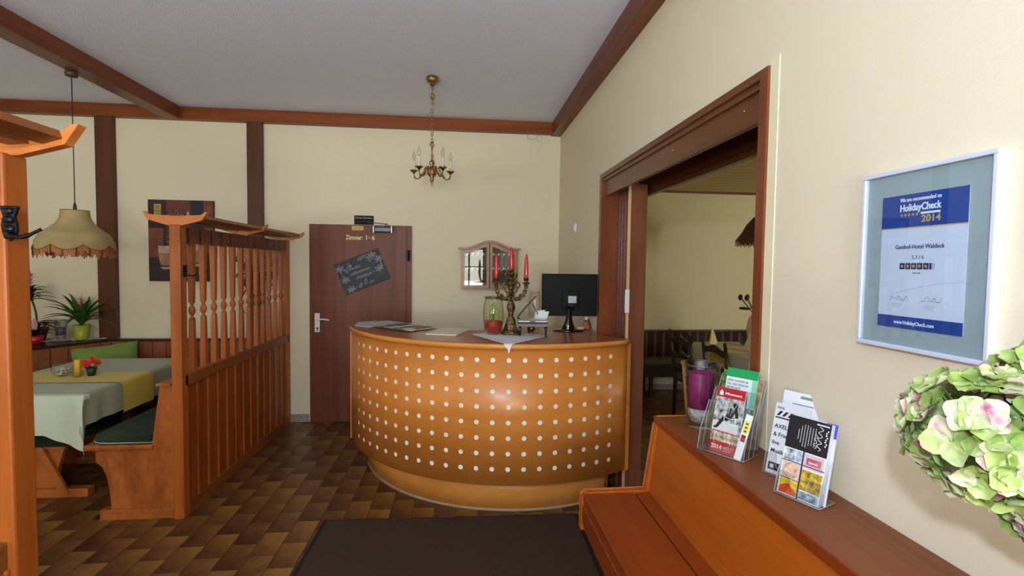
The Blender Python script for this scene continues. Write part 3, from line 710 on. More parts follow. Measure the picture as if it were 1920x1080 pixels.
# ---------------------------------------------------------------- key cabinet
t = thing('key_cabinet', 'arched wooden key cabinet with two glass doors on the back wall', 'key cabinet', (.283, YB, 1.37))
def crown(x, half, z0, rise):
    u = min(1, abs(x)/half); return z0+rise*(.5+.5*math.cos(PI*min(1, u*1.12)))
m = MB(); xs = [-.275+.55*i/24 for i in range(25)]
poly = [(-.275, 0), (.275, 0)]+[(x, crown(x, .275, .385, .072)) for x in xs[::-1]]
m.prism(poly, 'y', -.014, -.002); obj('back_board', m, plain('key_board_dark', (84, 70, 62), .7), t)
m = MB(); m.box(-.29, -.275, -.075, -.0, 0, .385); m.box(.275, .29, -.075, -.0, 0, .385); m.box(-.29, .29, -.075, 0, -.012, .0)
m.prism([(x, crown(x, .275, .385, .072)) for x in xs]+[(x, crown(x, .275, .385, .072)+.012) for x in xs[::-1]], 'y', -.075, 0)
obj('case', m, W_KEY, t)
xs2 = [-.318+.636*i/30 for i in range(31)]
m = MB().prism([(x, crown(x, .29, .395, .074)) for x in xs2]+[(x, crown(x, .29, .395, .074)+.016) for x in xs2[::-1]], 'y', -.10, 0); obj('cornice', m, W_KEY, t)
for s_ in (-1, 1):
    lo, hi = (-.278, -.004) if s_ < 0 else (.004, .278)
    m = MB(); n = 14; xx = [lo+(hi-lo)*i/n for i in range(n+1)]
    top = [(x, crown(x, .275, .382, .072)) for x in xx]; inn = [(lo+.026+(hi-lo-.052)*i/n) for i in range(n+1)]
    m.box(lo, lo+.026, -.09, -.076, .002, top[0][1]); m.box(hi-.026, hi, -.09, -.076, .002, top[-1][1]); m.box(lo+.026, hi-.026, -.09, -.076, .002, .03)
    m.prism([(x, crown(x, .275, .382, .072)-.032) for x in inn]+[(x, crown(x, .275, .382, .072)) for x in inn[::-1]], 'y', -.09, -.076)
    dd = obj('glass_door', m, W_KEY, t)
    m = MB().prism([(lo+.026, .03), (hi-.026, .03)]+[(x, crown(x, .275, .382, .072)-.032) for x in inn[::-1]], 'y', -.085, -.082)
    obj('pane', m, PANE, dd)
KN = plain('key_tag_cream', (250, 244, 230), .3)
for zz in (.345, .20, .045):
    obj('hook_rail', MB().box(-.26, .26, -.02, -.014, zz-.012, zz+.012), W_DARK, t)
    for k in range(8):
        x = -.225+.052*(k % 4)+(.268 if k > 3 else 0)
        obj('key_hook', MB().ball((x, -.058, zz), .0125, 6).tube([(x, -.02, zz), (x, -.058, zz)], .003, 5), KN, t)

# ---------------------------------------------------------------- chandelier
t = thing('chandelier', 'antique brass chandelier with candle bulbs hanging in front of the back wall', 'chandelier', (-.24, 4.0, ZC))
obj('ceiling_canopy', MB().lathe([(.012, -.075), (.02, -.06), (.034, -.045), (.05, -.03), (.052, -.02), (.046, 0)], n=28), ABRASS, t)
def link(m, z, L_, w_, rot):
    pts = [(w_*math.cos(a)*(1 if not rot else 0), w_*math.cos(a)*(0 if not rot else 1), z+L_*math.sin(a)) for a in [i*PI/8 for i in range(17)]]
    m.tube(pts, .0028, 6)
m = MB(); m.tube([(0, 0, -.075), (0, 0, -.125)], .004, 6)
for q in range(4):
    a = q*PI/2+.4; m.tube(cat([(0, 0, -.12), (.022*math.cos(a), .022*math.sin(a), -.15), (0, 0, -.18)], 5), .004, 6)
z = -.185; k = 0
while z > -.50: link(m, z-.012, .019, .009, k % 2); z -= .030; k += 1
for q in range(4):
    a = q*PI/2+.4; m.tube(cat([(0, 0, -.50), (.018*math.cos(a), .018*math.sin(a), -.525), (0, 0, -.55)], 5), .0035, 6)
obj('chain', m, ABRASS, t)
m = MB().lathe([(.002, -.848), (.008, -.838), (.004, -.825), (.012, -.81), (.018, -.795), (.010, -.785), (.030, -.765), (.038, -.74), (.034, -.715), (.018, -.70), (.012, -.69), (.021, -.675), (.021, -.66), (.010, -.648), (.007, -.63), (.011, -.61), (.006, -.59), (.006, -.575), (.010, -.565), (.004, -.55)], n=24, wob=lambda a, i: 1+.06*math.sin(8*a))
obj('central_column', m, ABRASS, t)
for k in range(5):
    a = math.radians(18+72*k); ca, sa = math.cos(a), math.sin(a); r = .152; m = MB()
    am = cat([(.028*ca, .028*sa, -.725), (.05*ca, .05*sa, -.70), (.072*ca, .072*sa, -.735), (.11*ca, .11*sa, -.785), (.145*ca, .145*sa, -.775), (r*ca, r*sa, -.735)], 6)
    m.tube(am, [.006+.002*math.sin(i*.9) for i in range(len(am))], 8)
    m.tube([(ca*(.062+.018*math.cos(s_)*(1-s_/8)), sa*(.062+.018*math.cos(s_)*(1-s_/8)), -.755+.016*math.sin(s_)*(1-s_/8)) for s_ in [i*.6 for i in range(10)]], .0038, 6)
    A = obj('arm', m, ABRASS, t)
    obj('drip_pan', MB().lathe([(.008, -.745), (.014, -.735), (.030, -.725), (.032, -.719), (.012, -.720)], (r*ca, r*sa, 0), 20), ABRASS, A)
    obj('candle_tube', MB().lathe([(.0115, -.72), (.0115, -.645), (.008, -.643)], (r*ca, r*sa, 0), 16), plain('candle_tube_plastic', (226, 216, 196), .4), A)
    obj('bulb', MB().lathe([(.008, -.645), (.012, -.63), (.0155, -.615), (.013, -.595), (.006, -.575), (.001, -.562)], (r*ca, r*sa, 0), 16), clear('bulb_glass', (245, 244, 240), 2.0), A)

# ---------------------------------------------------------------- wooden partitions with canopy
def partition(label, px, y0, y1, nb, cross, dz=0, thin=1):
    """runs along y at x = px; y0 is its near end"""
    t = thing('wooden_partition', label, 'partition', (px, (y0+y1)/2, 0))
    def P(name, m, mat): return obj(name, m, mat, t, True)
    for y in cross_posts(y0, y1): P('post', MB().box(px-.032-(.045 if thin < 1 else 0), px+.032, y-.035, y+.035, 0, 1.825+dz, bev=.006), W_PART)
    P('bottom_rail', MB().box(px-.028*thin, px+.030*thin, y0+.035, y1-.035, .0, .07), W_PARTY)
    P('middle_rail', MB().box(px-.030*thin, px+.032*thin, y0+.035, y1-.035, .825, .895, bev=.005), W_PARTY)
    P('top_rail', MB().box(px-.022*thin, px+.022*thin, y0+.035, y1-.035, 1.715+dz, 1.815+dz), W_BEAM)
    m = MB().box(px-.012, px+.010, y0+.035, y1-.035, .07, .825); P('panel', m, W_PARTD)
    n = int((y1-y0-.1)/.137); m = MB()
    for i in range(n+1):
        y = y0+.07+i*(y1-y0-.14)/n; m.box(px+.010, px+.020, y-.011, y+.011, .07, .825, 0, .003); m.box(px-.020, px-.012, y-.011, y+.011, .07, .825, 0, .003)
    P('cover_strips', m, W_PART)
    for k in range(nb):
        y = y0+.185+.1435*k if nb > 6 else y0+.16+.15*k
        m = MB(); q = .019
        def sq(z0, z1, a, b):
            m.add([(px+i*a, y+j*a, z0) for i, j in ((-1, -1), (1, -1), (1, 1), (-1, 1))]+[(px+i*b, y+j*b, z1) for i, j in ((-1, -1), (1, -1), (1, 1), (-1, 1))],
                  [(0, 3, 2, 1), (4, 5, 6, 7), (0, 1, 5, 4), (1, 2, 6, 5), (2, 3, 7, 6), (3, 0, 4, 7)])
        sq(.895, 1.235, .019*thin, .014*thin); sq(1.335, 1.715+dz, .014*thin, .019*thin)
        m.lathe([(.016, 1.233), (.010, 1.245), (.009, 1.252), (.018, 1.268), (.021, 1.285), (.018, 1.302), (.009, 1.318), (.010, 1.325), (.016, 1.337)], (px, y, 0), 14)
        P('baluster', m, W_PART)
    m = MB()
    for k in range(nb+1):
        y = y0+.11+(.1435 if nb > 6 else .15)*k
        m.box(px+.022*thin, px+.027*thin, y-.006, y+.006, 1.712+dz, 1.81+dz); m.box(px-.027*thin, px-.022*thin, y-.006, y+.006, 1.712+dz, 1.81+dz)
    P('dark_strips', m, W_DARK)
    prof = [(x, z+dz) for x, z in [(0, 1.818), (.05, 1.822), (.155, 1.852), (.188, 1.902), (.174, 1.902), (.150, 1.884), (0, 1.876)]]
    prof = prof + [(-x, z) for x, z in prof[::-1] if x > 0]
    for y in cross:
        P('crosspiece', MB().prism([(px+x, z) for x, z in prof], 'y', y-.014, y+.014), W_PARTX)
    for x, z, a in ((-.125, 1.868+dz, .35), (-.05, 1.858+dz, .1), (.05, 1.858+dz, -.1), (.125, 1.868+dz, -.35)):
        m = MB().box(-.024, .024, cross[0]+.014, cross[-1]-.014, -.010, .010)
        m.xf(lambda v: (px+x+v.x*math.cos(a)+v.z*math.sin(a), v.y, z-v.x*math.sin(a)*.9+v.z))
        P('canopy_slat', m, W_PARTY)
    return t
def cross_posts(y0, y1): return (y0+.035, y1-.035)
part1 = partition('long wooden partition with turned balusters and canopy beside the dining booth', -1.73, 3.2, 5.125, 12, (3.22, 4.16, 5.08))
part2 = partition('wooden partition cut off at the left edge, nearest the camera, with black hook', -1.138, .25, 1.40, 6, (.27, 1.365), .035, .45)
def hook(label, loc, rot, sc=1):
    t = thing('coat_hook', label, 'coat hook', loc, rot)
    # relief backplate, faces -y; the arm sweeps to +x
    m = MB(); pr = [(-.020*sc, .045*sc), (.022*sc, .045*sc), (.019*sc, .032*sc), (.014*sc, .02*sc), (.019*sc, 0), (.019*sc, -.02*sc), (.014*sc, -.034*sc), (0, -.044*sc), (-.012*sc, -.036*sc), (-.016*sc, -.02*sc), (-.018*sc, 0), (-.013*sc, .02*sc), (-.017*sc, .034*sc)]
    m.prism(pr, 'y', -.008*sc, 0)
    for z, r in ((.034, .011), (.012, .012), (-.012, .013), (-.030, .010)): m.ball((0, -.009*sc, z*sc), r*sc, 8, 0, (1.2, .6, .9))
    m.box(-.024*sc, .024*sc, -.011*sc, 0, .040*sc, .048*sc, 0, .002)
    obj('backplate', m, IRON, t)
    m = MB().tube(cat([(0, -.01*sc, -.022*sc), (.018*sc, -.028*sc, -.030*sc), (.034*sc, -.032*sc, -.034*sc), (.058*sc, -.030*sc, -.032*sc), (.090*sc, -.022*sc, -.012*sc)], 6), [.0055*sc]*20+[.0042*sc]*5, 8)
    obj('hook_arm', m, IRON, t)
    return t
hook('black cast-iron coat hook on the near left partition post', (-1.092, 1.330, 1.685), 0, .92)
hook('small black coat hook on the inner side of the long partition post', (-1.698, 3.24, 1.54), PI/2-.5, .8)

# ---------------------------------------------------------------- booth: bench along the partition
t = thing('booth_bench', 'pine bench with dark green cushion backed against the long partition', 'bench', (-2.0, 3.3, 0))
BX = -1.765
for y, yy in ((3.235, 3.265), (4.30, 4.33)):
    prof = [(-2.226, .435), (-2.224, .36), (-2.19, .335), (-2.165, .27), (-2.15, .19), (-2.14, .065), (BX-.01, .065), (BX-.01, .44)]
    obj('side_panel', MB().prism(prof, 'y', y, yy), W_BENCH, t, True)
    obj('foot', MB().box(-2.20, BX-.005, y-.015, yy+.015, 0, .065, bev=.004), W_BENCH, t, True)
    obj('back_upright', MB().prism([(-1.90, .435), (-1.845, .835), (BX-.005, .835), (BX-.005, .065), (-1.90, .065)], 'y', y-.006, yy+.004), W_BENCH, t, True)
obj('seat', MB().box(-2.285, -1.885, 3.215, 4.36, .437, .472, bev=.01), W_BENCH, t, True)
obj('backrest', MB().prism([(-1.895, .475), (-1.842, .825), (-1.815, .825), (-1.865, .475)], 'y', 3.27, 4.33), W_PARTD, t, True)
obj('back_cap', MB().box(-1.855, BX-.004, 3.20, 4.36, .835, .852, bev=.004), W_BENCH, t, True)
def cushion(x0, x1, y0, y1, z0, th, rr=.12):
    m = MB()
    # outline with a rounded near left corner
    out = [(x1, y0), (x1, y1), (x0, y1)]+[(x0+rr-rr*math.cos(a), y0+rr-rr*math.sin(a)) for a in [i*PI/16 for i in range(9)]]
    cx, cy = (x0+x1)/2, (y0+y1)/2
    rings = [(1, 0), (1.012, .012), (1.012, th*.55), (.985, th*.85), (.90, th)]
    n = len(out); vs = []
    for s_, z in rings: vs += [(cx+(x-cx)*s_, cy+(y-cy)*(1-(1-s_)*.35), z0+z) for x, y in out]
    fs = [[r*n+i, r*n+(i+1) % n, (r+1)*n+(i+1) % n, (r+1)*n+i] for r in range(len(rings)-1) for i in range(n)]+[list(range(n))[::-1], list(range((len(rings)-1)*n, len(rings)*n))]
    k = len(m.f); m.add(vs, fs); m.sm[k:] = [True]*(len(fs)-2)+[False]*2
    return m, [(cx+(x-cx)*1.014, cy+(y-cy)*1.004, z0+.010) for x, y in out]
cm, pp = cushion(-2.275, -1.90, 3.225, 4.34, .473, .045)
cs = obj('cushion', cm, CUSH, t, True)
q = MB().tube(pp+[pp[0]], .004, 6); obj('piping', q.xf(lambda v: v-Vector((-2.0, 3.3, 0))), PIPING, cs)

# corner bench with wainscot back
t = thing('corner_bench', 'dark corner bench with vertical plank back running behind the booth table', 'bench', (-3.0, 4.6, 0))
line = [(-2.08, 5.03), (-3.30, 5.03), (-3.345, 4.97), (-3.60, 4.53), (-3.72, 4.25), (-3.74, 3.35)]
m = MB(); G = MB()
for (ax, ay), (bx, by) in zip(line, line[1:]):
    L_ = math.hypot(bx-ax, by-ay); n = max(1, round(L_/.125)); d = Vector((bx-ax, by-ay)).normalized(); nn = Vector((d.y, -d.x))
    if nn.dot(Vector((-2.8, 4.0))-Vector((ax, ay))) < 0: nn = -nn
    for i in range(n):
        p = Vector((ax, ay))+d*(L_*i/n); q = Vector((ax, ay))+d*(L_*(i+1)/n-.006)
        poly = [tuple(p), tuple(q), tuple(q-nn*.02), tuple(p-nn*.02)]; m.prism(poly, 'z', .46, .835)
    poly = [(ax, ay), (bx, by), tuple(Vector((bx, by))-nn*.035), tuple(Vector((ax, ay))-nn*.035)]
    G.prism([tuple(Vector(p_)-nn*.0205) for p_ in [(ax, ay), (bx, by)]]+[tuple(Vector((bx, by))-nn*.032), tuple(Vector((ax, ay))-nn*.032)], 'z', .455, .838)
obj('plank_back', m, W_LATH, t, True)
obj('back_core', G.xf(lambda v: v+Vector((0, 0, 0))), W_DARK, t, True)
shelf = [(-2.08, 5.02), (-3.305, 5.02), (-3.345, 4.95), (-3.60, 4.51), (-3.71, 4.24), (-3.73, 3.33), (-4.58, 3.33), (-4.58, 5.075), (-2.08, 5.075)]
obj('shelf_top', MB().prism(shelf, 'z', .840, .860), W_DARK, t, True)
seatp = [(-1.93, 5.0), (-3.30, 5.0), (-3.34, 4.94), (-3.58, 4.50), (-3.70, 4.22), (-3.72, 3.36), (-3.33, 3.36), (-3.31, 4.15), (-3.15, 4.62), (-1.93, 4.62)]
obj('seat', MB().prism(seatp, 'z', .44, .47), W_DARK, t, True)
obj('seat_base', MB().prism([(x, y) for x, y in seatp[:6]]+[(-3.42, 3.4), (-3.40, 4.2), (-3.22, 4.70), (-1.95, 4.70)], 'z', 0, .44), W_DARK, t, True)
# small bench tucked under the table
t = thing('booth_bench', 'pine bench with dark green cushion at the left under the hanging tablecloth', 'bench', (-2.9, 3.8, 0))
obj('seat', MB().box(-3.20, -2.64, 3.565, 4.25, .33, .36, bev=.008), W_BENCH, t, True)
cm, pp = cushion(-3.22, -2.61, 3.53, 4.24, .36, .085, .03); obj('cushion', cm, CUSH, t, True)
for y in (3.585, 4.18):
    obj('side_panel', MB().prism([(-3.16, .33), (-2.66, .33), (-2.70, .20), (-2.72, .06), (-3.12, .06)], 'y', y, y+.028), W_BENCH, t, True)
    obj('brace', MB().bar((-2.80, y-.020, .34), (-2.64, y-.020, .02), .05, .02, (0, 1, 0)), W_BENCH, t, True)
    obj('foot', MB().box(-3.24, -2.505, y-.022, y+.045, 0, .058, bev=.004), W_BENCH, t, True)

# ---------------------------------------------------------------- booth table
TX0, TX1, TY0, TY1 = -3.19, -2.375, 3.33, 4.57
t = thing('dining_table', 'rectangular dining table under white cloth in the booth', 'table', ((TX0+TX1)/2, (TY0+TY1)/2, 0))
obj('tabletop', MB().box(TX0+.006, TX1-.006, TY0+.006, TY1-.006, .725, .752, bev=.004), W_DARK, t, True)
for y in (3.62, 4.32):
    obj('leg', MB().box(-2.58, -2.50, y-.03, y+.03, 0, .725).box(-2.60, -2.44, y-.035, y+.035, 0, .05), W_DARK, t, True) if y > 4 else obj('leg', MB().box(-2.56, -2.50, 4.0, 4.06, 0, .725), W_DARK, t, True)
m = drape(TX0, TX1, TY0, TY1, .20, .20, .7565, .022, .012, 1)
one('tablecloth', 'grey-green linen tablecloth on the booth table, hanging in folds', 'tablecloth', m, LINEN)
m = drape(TX0-.02, TX1+.030, TY0-.018, TY0+.12, .0, .0, .7595, .03)
# white overlay at the near end: covers the first 25 cm and hangs down in front
m = MB()
WX0, WX1 = TX0-.05, TX1+.035
def overlay(u, v):
    a = WX0+(WX1-WX0)*u; s_ = .26*v
    # v: 0 on the table, then over the near edge; the right corner hangs lowest
    return (a, 0, 0)
def ov(u, v):
    a = WX0+(WX1+.05-WX0)*u; tot = .02+.27+.13*max(0, (u-.72)/.28); s_ = tot*v
    y = TY0+.02-s_; z = .7605; over = a-WX1
    if y < TY0-.028:
        d = (TY0-.028)-y; y = TY0-.030-.010*min(1, d/.05)*(1+.8*math.sin(a*24)+.4*math.sin(a*55)); z -= d
    if over > 0:
        a = WX1+.012; z -= over*.6
    return (a, y, z)
m.grid(ov, 60, 24)
one('table_overlay', 'white linen cloth hanging over the near end of the booth table', 'tablecloth', m, LINENW)
m = drape(TX0-.0, TX1+.030, 3.655, 3.995, .215, 0, .7625, .02, .004, 3)
one('table_runner', 'mustard yellow runner laid across the booth table', 'table runner', m, YELLOW)
ZR = .7635
t = thing('glass_bowl', 'round glass bowl of silver glitter on the yellow runner', 'bowl', (-2.86, 3.86, ZR))
obj('bowl_wall', MB().lathe([(.03, 0), (.055, .02), (.066, .05), (.058, .08), (.045, .095), (.043, .095), (.055, .08), (.063, .05), (.052, .022), (.02, .004)], n=28), GLASS, t)
m = MB(); rnd = random.Random(5)
for k in range(26):
    a = rnd.uniform(0, 6.28); r = rnd.uniform(0, .042); m.ball((r*math.cos(a), r*math.sin(a), rnd.uniform(.018, .05)), rnd.uniform(.008, .012), 5)
obj('silver_beads', m, plain('silver_beads', (210, 205, 195), .2, metal=.8), t)
t = thing('candle', 'yellow pillar candle in a small glass cup on the runner', 'candle', (-2.745, 3.84, ZR))
obj('glass_cup', MB().lathe([(.028, 0), (.034, .01), (.036, .035), (.034, .035), (.031, .008)], n=24), GLASS, t)
obj('wax', MB().lathe([(.021, .008), (.021, .12), (.017, .124), (.016, .119), (.001, .118)], n=24), YWAX, t)
obj('wick', MB().tube([(0, 0, .118), (.002, 0, .13)], .001, 5), BLACK, t)
t = thing('flower_pot', 'dark little pot of orange and red flowers beside the yellow candle', 'potted flower', (-2.675, 3.87, ZR))
obj('pot', MB().lathe([(.022, 0), (.034, .06), (.031, .06), (.02, .01)], n=20), plain('dark_green_pot', (30, 48, 40), .5), t)
def rosette(m, c, r, n, mi=0, tilt=(0, 0, 1), cup=.5):
    up = Vector(tilt).normalized(); a_ = up.orthogonal().normalized(); b_ = up.cross(a_)
    for L_ in range(3):
        for k in range(n):
            an = 2*PI*k/n+L_*.5; d = a_*math.cos(an)+b_*math.sin(an); s_ = up.cross(d); rr = r*(1-.28*L_); h_ = r*(.12+cup*.5*L_)
            p0 = Vector(c)+up*h_*.5; m.add([p0, p0+d*rr*.6-s_*rr*.38+up*h_*.7, p0+d*rr+up*h_, p0+d*rr*.6+s_*rr*.38+up*h_*.7], [(0, 1, 2, 3)], mi)
m = MB(); rnd = random.Random(8)
for c in ((-.03, -.012, .092), (.0, .014, .112), (.03, -.006, .102), (-.012, -.028, .078), (.028, .02, .082), (-.034, .016, .074), (.01, -.03, .095)):
    rosette(m, c, .030, 7, rnd.choice((0, 0, 1)), (c[0]*9, c[1]*9-.4, 1))
obj('blossoms', m, [plain('red_orange_petal', (226, 66, 22), .6), plain('orange_petal', (240, 130, 50), .6)], t)
m = MB()
for k in range(8):
    a = k*.8; m.add([(.01*math.cos(a), .01*math.sin(a), .058), (.045*math.cos(a-.25), .045*math.sin(a-.25), .065), (.055*math.cos(a), .055*math.sin(a), .072), (.045*math.cos(a+.25), .045*math.sin(a+.25), .065)], [(0, 1, 2, 3)])
obj('leaves', m, LEAF, t)
# pillow
m = MB()
def pil(sg):
    def f(u, v):
        a = u*2-1; b = v*2-1; e = (1-abs(a)**3.5)*(1-abs(b)**3.5); pin = 1-.10*(1-abs(b)**2)*0-.06*(1-a*a)*abs(b)**2
        return (.24*a*(1-.05*(1-b*b)), sg*.065*max(0, e)**.6, .19*b*pin)
    return f
m.grid(pil(1), 18, 18); m.grid(pil(-1), 18, 18)
o = one('pillow', 'green throw pillow leaning on the corner bench back behind the table', 'pillow', m, PILLOW, (-3.19, 4.80, .655), 0)
o.rotation_euler = (math.radians(-18), math.radians(-5), math.radians(28))

# ---------------------------------------------------------------- plants and glass on the bench shelf
ZS = .861
m = MB().grid(lambda u, v: (-3.78+.43*u, 4.80+.2*u+.22*v+.012*math.sin(u*40)*(1 if v < .05 else 0), ZS+.003*(1+math.sin(u*30)*(1-v))), 40, 8)
one('lace_doily', 'white lace runner under the potted plants on the bench shelf', 'doily', m, LACE)
def strap(m, base, a, L_, lift, droop, w_, mi=0, n=8):
    d = Vector((math.cos(a), math.sin(a), 0)); s_ = Vector((-d.y, d.x, 0)); pts = []
    for i in range(n+1):
        t_ = i/n; p = Vector(base)+d*(L_*t_*(.35+.65*t_))+Vector((0, 0, L_*lift*t_-L_*droop*t_**2.6)); ww = w_*math.sin(PI*min(1, .12+t_*.88))**.7
        pts += [p-s_*ww+Vector((0, 0, ww*.5)), p, p+s_*ww+Vector((0, 0, ww*.5))]
    m.add(pts, [[i*3+j, i*3+j+1, i*3+j+4, i*3+j+3] for i in range(n) for j in (0, 1)], mi, True)
t = thing('bromeliad', 'bromeliad with salmon bract in a lime green pot on the bench shelf', 'potted plant', (-3.50, 4.955, ZS+.006))
obj('pot', MB().lathe([(.048, 0), (.050, .005), (.066, .135), (.060, .135), (.045, .01)], n=28), plain('lime_pot', (164, 172, 44), .4, coat=.3), t)
obj('soil', MB().lathe([(.001, .12), (.06, .12), (.001, .125)], n=20), SOIL, t)
m = MB(); rnd = random.Random(11)
for k in range(24):
    a = k*2.4+rnd.uniform(-.2, .2); u = k/24; strap(m, (0, 0, .12), a, .32-.09*u, .66+.85*u, .66-.55*u, .021)
m.xf(lambda v: (v.x, min(v.y, .12+(v.y-.12)*.15) if v.y > .12 else v.y, v.z))
obj('leaves', m, LEAF, t)
m = MB(); m.tube([(0, 0, .12), (.005, 0, .27)], .006, 6, 1)
for k in range(26):
    a = k*2.4; strap(m, (.005, 0, .25+.0046*k), a, .085-.0015*k, .8, .5, .007, 0, 4)
m.tube([(.005, 0, .27), (.008, 0, .435)], [.003, .001], 5, 1)
obj('bract', m, [BRACT, LEAF], t)
t = thing('bromeliad', 'tall dark bromeliad with violet flower in a dark red pot beside the post', 'potted plant', (-3.835, 4.90, ZS+.004))
obj('pot', MB().lathe([(.055, 0), (.085, .12), (.079, .12), (.05, .01)], n=26), plain('dark_red_pot', (74, 16, 24), .4), t)
obj('soil', MB().lathe([(.001, .11), (.08, .11), (.001, .115)], n=20), SOIL, t)
m = MB().tube(cat([(0, 0, .11), (-.005, 0, .25), (-.035, 0, .37)], 4), .008, 8); obj('stem', m, plain('brown_stem', (86, 60, 40), .7), t)
m = MB(); rnd = random.Random(12)
for k in range(12): strap(m, (0, 0, .11), k*2.4, .20, .55+.3*k/12, .7, .018)
for k in range(20): strap(m, (-.04, 0, .36+.005*k), k*2.4, .21-.006*k, .35+k*.03, .45, .016)
m.xf(lambda v: (v.x, .16+(v.y-.16)*.15 if v.y > .16 else v.y, v.z))
obj('leaves', m, LEAFD, t)
m = MB()
for k in range(16): strap(m, (-.045, 0, .50+.006*k), k*2.4, .05, 1.0, .3, .008, 0, 4)
m.tube([(-.045, 0, .58), (-.047, 0, .64)], [.006, .002], 6, 1); obj('flower', m, [PINKB, VIOL], t)
t = thing('bromeliad', 'low plant with pink bract in a small bright red bowl pot on the shelf edge', 'potted plant', (-3.70, 4.70, ZS+.001))
obj('pot', MB().lathe([(.030, 0), (.046, .02), (.062, .075), (.056, .075), (.04, .015)], n=26), plain('bright_red_pot', (206, 12, 28), .3, coat=.5), t)
obj('soil', MB().lathe([(.001, .066), (.056, .066), (.001, .07)], n=20), SOIL, t)
m = MB()
for k in range(14): strap(m, (0, 0, .066), k*2.4, .17-.004*k, .6+.04*k, .5, .017)
obj('leaves', m, LEAFD, t)
obj('bract', MB().lathe([(.006, .08), (.016, .13), (.022, .17), (.016, .21), (.002, .23)], n=16, wob=lambda a, i: 1+.12*math.sin(3*a)), plain('pale_pink_bract', (206, 160, 160), .5), t)
def candle_glass(label, loc, h_, r0, r1, wax, wax_h, cr, name='glass_candle_holder', stem=0):
    t = thing(name, label, 'candle glass', loc)
    pr = [(r0*.82, 0), (r0, .006), (r0*.80, .02), (r0*1.0, .035), ((r0+r1)/2, h_*.55), (r1, h_-.004), (r1+.003, h_)]
    obj('glass_wall', MB().lathe(pr+[(r-.0035, max(.012, z)) for r, z in pr[::-1][:-2]], n=36), clear('vase_glass', (246, 248, 246), 1.5), t)
    obj('rim', MB().lathe([(r1+.003, h_-.003), (r1+.0045, h_), (r1+.003, h_+.003), (r1+.0, h_)], n=40, closed=True), clear('rim_bright_glass', (232, 234, 238), 6), t)
    m = MB().lathe([(.001, .024), (r0*.72, .024), (r0*.86, .05), (r0*.88, .03+wax_h[0]), (.001, .034+wax_h[0])], n=30, wob=lambda a, i: 1+.04*math.sin(7*a+3*i)); obj('crystal_gravel', m, CRYST, t)
    c = obj('wax', MB().lathe([(cr, .034+wax_h[0]), (cr, wax_h[1]), (cr*.93, wax_h[1]+.003), (cr*.9, wax_h[1]-.006), (.001, wax_h[1]-.008)], n=32), wax, t)
    obj('wick', MB().tube([(0, 0, wax_h[1]-.008), (.002, 0, wax_h[1]+.008)], .0012, 5), BLACK, t)
    return t
candle_glass('lilac candle in a clear glass between the potted plants', (-3.635, 4.90, ZS+.006), .185, .040, .048, LILAC, (.004, .115), .034)
# ---------------------------------------------------------------- coffee picture
t = thing('canvas_picture', 'brown canvas picture of coffee glasses on the back wall behind the partition', 'picture', (-2.70, YB-.001, 1.80))
obj('canvas', MB().box(-.298, .298, -.028, 0, -.392, .392, bev=.003), plain('canvas_dark_brown', (66, 40, 36), .8, var=.18, vscale=4), t)
m = MB(); F_ = -.0292
def rc(x0, x1, z0, z1, mi, dy=0): m.box(x0, x1, F_-dy, F_+.001, z0, z1, mi)
rc(-.13, .09, -.16, .39, 0); rc(.09, .21, .10, .39, 1); rc(.21, .296, -.12, .39, 2); rc(-.296, -.16, -.16, .12, 2, -.0004)
rc(-.296, .296, -.39, -.16, 3, -.0002)
rc(-.242, -.178, .285, .350, 4, .0008); rc(-.242, -.178, .215, .278, 4, .0008)
rc(-.228, -.192, .298, .336, 5, .0012); rc(-.228, -.192, .226, .266, 5, .0012)
for cx, cz in ((-.145, -.15), (.115, -.12)):
    m.prism([(cx-.052, cz-.06), (cx-.035, cz-.09), (cx+.035, cz-.09), (cx+.052, cz-.06), (cx+.062, cz+.03), (cx-.062, cz+.03)], 'y', F_-.0008, F_, 7)
    m.prism([(cx-.062, cz+.03), (cx+.062, cz+.03), (cx+.066, cz+.10), (cx-.066, cz+.10)], 'y', F_-.0009, F_, 6)
    m.prism([(cx-.05, cz-.105), (cx+.07, cz-.10), (cx+.03, cz-.125), (cx-.02, cz-.125)], 'y', F_-.001, F_, 8)
rc(.055, .075, .17, .28, 8, .0006)
for k in range(14):
    a = k*.9; m.ball((.17+.012*math.cos(a*2), F_, -.20-.009*k), .006, 4, 8, (1, .2, 1)); 
for cx, cz in ((-.09, .24), (-.04, .27), (-.13, .22), (.0, .24), (-.05, .21), (-.15, .05), (-.19, .02), (-.12, .01)):
    m.tube([(cx+.028*math.cos(a)*math.cos(cx*40)-.014*math.sin(a)*math.sin(cx*40), F_-.0008, cz+.028*math.cos(a)*math.sin(cx*40)+.014*math.sin(a)*math.cos(cx*40)) for a in [i*PI/8 for i in range(17)]], .0013, 4, 8)
C_ = lambda n, c: plain('canvas_'+n, c, .8, var=.12, vscale=9)
obj('painted_motif', m, [C_('maroon', (112, 60, 50)), C_('navy', (48, 46, 58)), C_('rust', (124, 70, 50)), C_('aubergine', (60, 42, 48)), C_('gold', (168, 150, 90)), C_('olive', (140, 124, 60)), C_('milk', (196, 172, 148)), C_('coffee', (170, 120, 92)), C_('steam', (186, 164, 140))], t)
